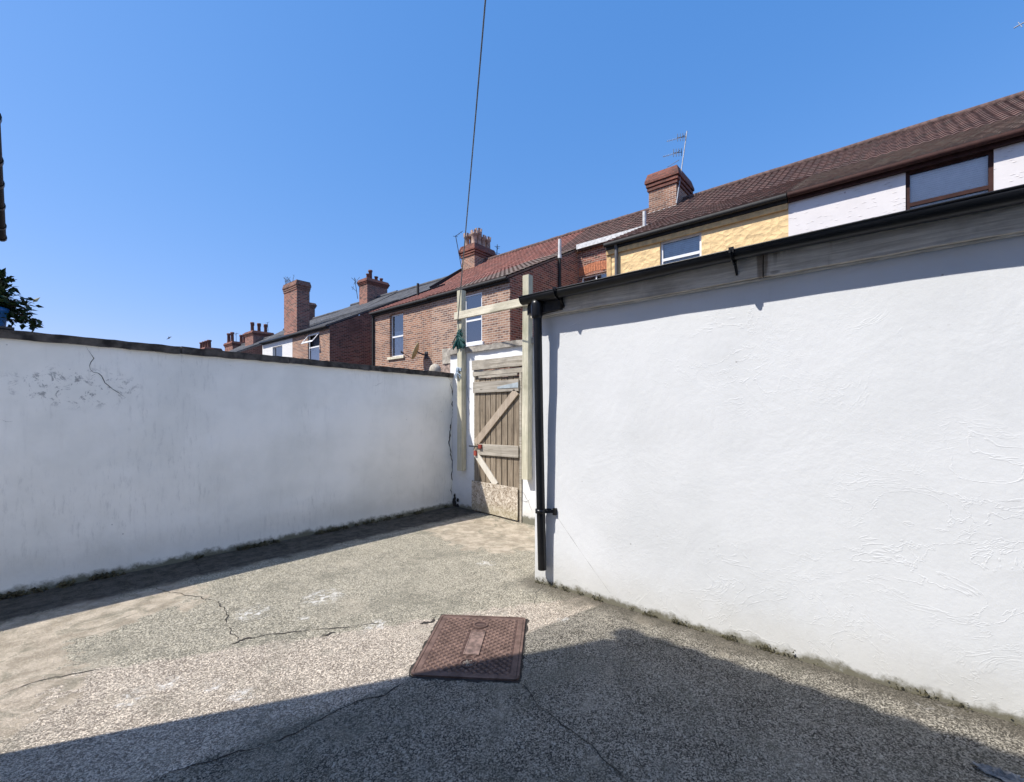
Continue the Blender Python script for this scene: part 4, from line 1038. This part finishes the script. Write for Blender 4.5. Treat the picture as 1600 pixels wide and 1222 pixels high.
m = MB(); a = on_x(1584, 44, 17.2); b = Vector((17.15, -4.6, on_x(1600, 38, 17.2).z + .55)); m.tube([(17.1, -4.6, 10.5), (17.15, -4.6, b.z + .1)], .022, 6); m.build('mast', M['steel'], t)
m = MB(); yagi(m, a, b, 10, .2, (.2, .3, .9), .012); m.build('comb', M['steel'], t)
t = thing('satellite_dish', 'ochre satellite dish seen edge on against the brick wall', 'satellite dish', on_x(652, 550, XF - .05))
c = on_x(650, 549, XF - .42); dn = Vector((-.72, -.50, .42)).normalized()
dn = Vector((-.62, .70, .36)).normalized()
s_ = dn.cross(Vector((0, 0, 1))).normalized(); u_ = s_.cross(dn)
m = MB(); n = 20; vs = [c - dn * .05]; fs = []
for k, (r, o) in enumerate(((.12, -.042), (.22, -.018), (.31, .02))):
    vs += [c + (s_ * math.cos(2 * math.pi * q / n) * r + u_ * math.sin(2 * math.pi * q / n) * r * 1.1) + dn * o for q in range(n)]
for q in range(n): fs.append((0, 1 + q, 1 + (q + 1) % n))
for k in range(2):
    for q in range(n): fs.append((1 + k * n + q, 1 + (k + 1) * n + q, 1 + (k + 1) * n + (q + 1) % n, 1 + k * n + (q + 1) % n))
m.add(vs, fs, 0, True); di = m.build('dish', M['dish'], t); sd = di.modifiers.new('thick', 'SOLIDIFY'); sd.thickness = .012
m = MB(); m.tube([c - dn * .05, Vector((XF - .2, c.y - .1, c.z - .1)), Vector((XF - .005, c.y - .1, c.z - .1))], .025, 8); m.box(XF - .03, XF - .003, c.y - .18, c.y - .02, c.z - .22, c.z + .02)
m.build('mount', M['darksteel'], t)
m = MB(); q = c - u_ * .30 + dn * .02; m.tube([q, q + dn * .42 + u_ * .06], .014, 6); m.tube([q + dn * .38 + u_ * .05, q + dn * .50 + u_ * .09], .035, 8)
m.build('receiver_arm', M['darksteel'], t)
# twigs growing on the tall stack
m = MB(); c0 = Vector((11.3, 26.0, 8.93))
for i in range(9):
    a = random.uniform(0, 6.28); p = c0 + Vector((random.uniform(-.1, .1), random.uniform(-.25, .25), 0)); q = p + Vector((.1 * math.cos(a), .35 * math.cos(a * 2) + .1, random.uniform(.3, .55)))
    m.tube([p, p.lerp(q, .5) + Vector((0, .05, .05)), q], [.012, .009, .005], 5)
    for k in range(3):
        s2 = p.lerp(q, .4 + .2 * k); m.tube([s2, s2 + Vector((random.uniform(-.1, .1), random.uniform(-.15, .15), .1))], .006, 4)
tag(m.build('weed', M['stem'], None, c0), 'dry twiggy weed growing from the top of the tall bare stack', 'plant')
# bird
m = MB(); c = on_y(264, 528, 62.0)
m.lathe((c.x, c.y, c.z), [(.001, -.12), (.06, -.06), (.07, 0), (.045, .1), (.001, .18)], 8)
m.add([c, c + Vector((.10, -.25, .14)), c + Vector((.16, -.42, .10)), c + Vector((.02, -.1, -.05))], [(0, 1, 2, 3), (3, 2, 1, 0)])
m.add([c, c + Vector((-.10, .22, -.05)), c + Vector((-.16, .38, -.16)), c + Vector((-.02, .1, -.09))], [(0, 1, 2, 3), (3, 2, 1, 0)])
tag(m.build('bird', M['bird'], None, c), 'tiny dark bird flying low over the shaded wall', 'bird')

# ------------------------------------------------------------------ potted plant on the left wall
PX, PY = .02, 6.30
t = thing('potted_plant', 'leafy shrub in a blue tub showing over the shaded white wall', 'plant', (PX, PY, LZ + .06))
zc = LZ + .06
m = MB(); m.lathe((PX, PY, zc), [(.001, .0), (.125, .0), (.135, .02), (.155, .24), (.168, .245), (.168, .28), (.155, .28), (.145, .25), (.001, .245)], 24); m.build('tub', M['bluepot'], t)
stems = MB(); fol = MB()
def leafy(p0, tip, nl, spread, L0, L1):
    mid = p0.lerp(tip, .5) + Vector((0, 0, .06))
    path = [p0, p0.lerp(mid, .5) + Vector((0, 0, .02)), mid, mid.lerp(tip, .5) + Vector((0, 0, .015)), tip]
    stems.tube(path, [.006, .005, .004, .003, .002], 5); dirn = (tip - p0).normalized()
    for k in range(nl):
        f = random.uniform(.2, 1.0) * 4; j = min(3, int(f)); q = path[j].lerp(path[j + 1], f - j) + Vector((random.gauss(0, spread), random.gauss(0, spread), random.gauss(0, spread)))
        L = random.uniform(L0, L1); d_ = (dirn * .5 + Vector((random.gauss(0, .6), random.gauss(0, .6), random.gauss(-.3, .5)))).normalized()
        w_ = d_.cross(Vector((random.gauss(0, .5), random.gauss(0, .5), 1))).normalized() * L * .33; nn = d_.cross(w_).normalized() * L * .07
        fol.add([q, q + d_ * L * .35 + w_, q + d_ * L, q + d_ * L * .35 - w_, q + d_ * L * .45 + nn], [(0, 1, 4), (1, 2, 4), (2, 3, 4), (3, 0, 4)])
base = Vector((PX, PY, zc + .24))
for i in range(60):      # upright crown
    a = random.uniform(0, 6.28); r = random.uniform(0, .17); h_ = random.uniform(.12, .46) * (1 - r * 1.5)
    leafy(base + Vector((math.cos(a) * .08, math.sin(a) * .08, 0)), base + Vector((math.cos(a) * r + .03, math.sin(a) * r, h_)), 16, .03, .05, .085)
for i in range(34):      # side branches leaning out over the tub
    a = random.gauss(0, .55) if i % 3 else random.uniform(0, 6.28); r = random.uniform(.22, .40); h_ = random.uniform(-.10, .16)
    leafy(base, base + Vector((math.cos(a) * r, math.sin(a) * r * .7, h_)), 16, .028, .045, .08)
stems.build('stem', M['stem'], t); fol.build('foliage', M['leaf'], t)
m = MB(); m.box(-.35, .14, 6.08, 6.52, -.12, LZ + .058)
tag(m.build('brick_pier', M['brick_red'], None, (-.1, 6.3, 0)), 'brick pier behind the shaded wall carrying the blue tub', 'pier')
m = MB(); rough_slab(m, -.25, .195, 5.66, 5.9, LZ + .080, LZ + .098, .06, .004)
tag(m.build('stone_slab', M['slab'], None, (0, 5.78, LZ + .08)), 'thin dark slab lying on the wall coping in front of the blue tub', 'slab')

# ------------------------------------------------------------------ houses on the near side: the one behind the camera and the neighbour's
t = thing('terraced_house', 'house behind the viewer, walls whitened to bounce light, whose shadow falls across the yard', 'house', (-3, 0, 0))
HX, HYE, HZ = -.85, 3.56, 5.40
m = MB(); wall_x(m, HX, -9, HYE, -.13, HZ - .05, [(-1.4, -.4, 0, 2.1), (.6, 1.9, .9, 2.1), (.6, 1.9, 3.6, 4.8)], 0, -.12)
m.add([(HX, HYE, -.13), (-9, HYE, -.13), (-9, HYE, HZ - .05), (-4.9, HYE, 8.1), (HX, HYE, HZ - .05)], [(0, 4, 3, 2, 1)])
m.build('wall', M['gate_white'], t)  # white picked to bounce fill light onto the shaded yard wall
m = MB(); tiles(m, -.70, HZ, -4.9, 8.2, -9, HYE, .03, 0); slab(m, -.70, HZ - .02, -4.9, 8.18, -9, HYE, .06, 0); slab(m, -9.2, HZ - .02, -4.9, 8.18, -9, HYE, .06, 0); m.build('roof', M['tile_brown'], t)
m = MB(); m.tube([(-.745, -9, HZ - .02), (-.745, HYE + .01, HZ - .02)], .055, 10); m.build('gutter', M['black'], t)
chimney(t, -5.4, -4.3, -1.9, -.6, 7.6, 9.6, 'brick_red', 'brick_cap', [(.3, .5, .13, .5), (.7, .5, .13, .5)], 'clay')
for h in ((-1.4, -.4, 0, 2.1), (.6, 1.9, .9, 2.1), (.6, 1.9, 3.6, 4.8)):
    m = MB(); a, b = HX - .11, HX - .05; y0, y1, z0, z1 = h
    m.box(a, b, y0 + .002, y0 + .06, z0 + .002, z1 - .002); m.box(a, b, y1 - .06, y1 - .002, z0 + .002, z1 - .002); m.box(a, b, y0 + .06, y1 - .06, z0 + .002, z0 + .06); m.box(a, b, y0 + .06, y1 - .06, z1 - .06, z1 - .002)
    m.box(a + .02, b - .03, y0 + .06, y1 - .06, z0 + .06, z1 - .06, 1)
    m.build('door' if z0 == 0 else 'window', [M['white'], M['room']], t)
t = thing('terraced_house', 'neighbouring house whose dark gutter edge shows beside the sky', 'house', (-3, 10, 0))
gA, gB = Vector((.165, 8.0, 5.0)), Vector((.352, 13.31, 5.0)); dd = (gB - gA).normalized(); sd_ = Vector((-dd.y, dd.x, 0))
m = MB(); a, b = gA + sd_ * .36, gB + sd_ * .36; c, d_ = a + sd_ * 6, b + sd_ * 6
lo = lambda p, z: Vector((p.x, p.y, z))
m.add([lo(a, -.13), lo(b, -.13), lo(b, 4.98), lo(a, 4.98), lo(c, -.13), lo(d_, -.13), lo(d_, 4.98), lo(c, 4.98)], [(0, 1, 2, 3), (1, 5, 6, 2), (5, 4, 7, 6), (4, 0, 3, 7)])
ra, rb = a + sd_ * 3, b + sd_ * 3
m.add([lo(a, 4.98), lo(c, 4.98), lo(ra, 7.1)], [(0, 1, 2)]); m.add([lo(b, 4.98), lo(d_, 4.98), lo(rb, 7.1)], [(2, 1, 0)])
m.build('wall', M['brick_red'], t)
m = MB(); e0, e1 = gA + sd_ * .06, gB + sd_ * .06
def rs(p, q, r, s): m.add([p, q, r, s, p - Vector((0, 0, .08)), q - Vector((0, 0, .08)), r - Vector((0, 0, .08)), s - Vector((0, 0, .08))], [(0, 1, 2, 3), (7, 6, 5, 4), (0, 4, 5, 1), (1, 5, 6, 2), (2, 6, 7, 3), (3, 7, 4, 0)])
rs(lo(e0, 5.08), lo(e1, 5.08), lo(rb, 7.35), lo(ra, 7.35)); rs(lo(ra, 7.35), lo(rb, 7.35), lo(d_ + sd_ * .3, 5.0), lo(c + sd_ * .3, 5.0))
m.build('roof', M['slate'], t)
m = MB(); m.beam(lo(gA + sd_ * .15, 4.93), lo(gB + sd_ * .15, 4.93), .05, .16); m.build('fascia', M['blackmatt'], t)
m = MB(); m.tube([lo(gA + sd_ * .065, 5.0), lo(gB + sd_ * .065, 5.0)], .065, 12); gu = m.build('gutter', M['blackmatt'], t)
m = MB()
for f in (.0, .25, .42, .62, .84, .99):
    p = gA.lerp(gB, f) + sd_ * .065; m.tube([lo(p - dd * .05, 5.0), lo(p + dd * .05, 5.0)], .078, 12)
m.build('gutter_joint', M['black'], gu)

# ------------------------------------------------------------------ light, sky, camera
L = Vector((.672, -.390, -1.0)).normalized()
sun = bpy.data.lights.new('sun', 'SUN'); sun.energy = 4.35; sun.angle = R(.53); sun.color = (1.0, .955, .88)
so = bpy.data.objects.new('sun', sun); COL.objects.link(so); so.location = (-20, 12, 30); so.rotation_euler = L.to_track_quat('-Z', 'Y').to_euler()
w = bpy.data.worlds.new('World'); scene.world = w; w.use_nodes = True
nt = w.node_tree; bg = nt.nodes['Background']
sky = nt.nodes.new('ShaderNodeTexSky'); sky.sky_type = 'NISHITA'; sky.sun_disc = False
sky.sun_elevation = math.asin(-L.z); sky.sun_rotation = math.atan2(-L.x, -L.y)
sky.air_density = 1.0; sky.dust_density = .35; sky.ozone_density = 2.2; sky.altitude = 0
sep = nt.nodes.new('ShaderNodeSeparateColor'); cmb = nt.nodes.new('ShaderNodeCombineColor'); nt.links.new(sky.outputs[0], sep.inputs[0])
for i, (a, g) in enumerate(((.72, 1.02), (.672, .60), (1.011, .435))):     # deeper, more even blue than the plain sky model
    m1 = nt.nodes.new('ShaderNodeMath'); m1.operation = 'MULTIPLY'; m1.inputs[1].default_value = .1657; nt.links.new(sep.outputs[i], m1.inputs[0])
    m2 = nt.nodes.new('ShaderNodeMath'); m2.operation = 'POWER'; m2.inputs[1].default_value = g; nt.links.new(m1.outputs[0], m2.inputs[0])
    m3 = nt.nodes.new('ShaderNodeMath'); m3.operation = 'MULTIPLY'; m3.inputs[1].default_value = a * 4.55; nt.links.new(m2.outputs[0], m3.inputs[0])
    nt.links.new(m3.outputs[0], cmb.inputs[i])
nt.links.new(cmb.outputs[0], bg.inputs['Color'])
bg.inputs['Strength'].default_value = .15
cam = bpy.data.cameras.new('camera'); co = bpy.data.objects.new('camera', cam); COL.objects.link(co)
co.location = (0, 0, EYE); co.rotation_euler = Vector((CA, SA, 0)).to_track_quat('-Z', 'Y').to_euler()
cam.sensor_fit = 'HORIZONTAL'; cam.sensor_width = 36.0; cam.lens = 36.0 * F / 1600.0
cam.shift_x = 0; cam.shift_y = (HY - 611.0) / 1600.0; cam.clip_start = .05; cam.clip_end = 2000
scene.camera = co
scene.view_settings.view_transform = 'Standard'; scene.view_settings.look = 'None'; scene.view_settings.gamma = 1.0
scene.view_settings.exposure = .6
scene.cycles.max_bounces = 8
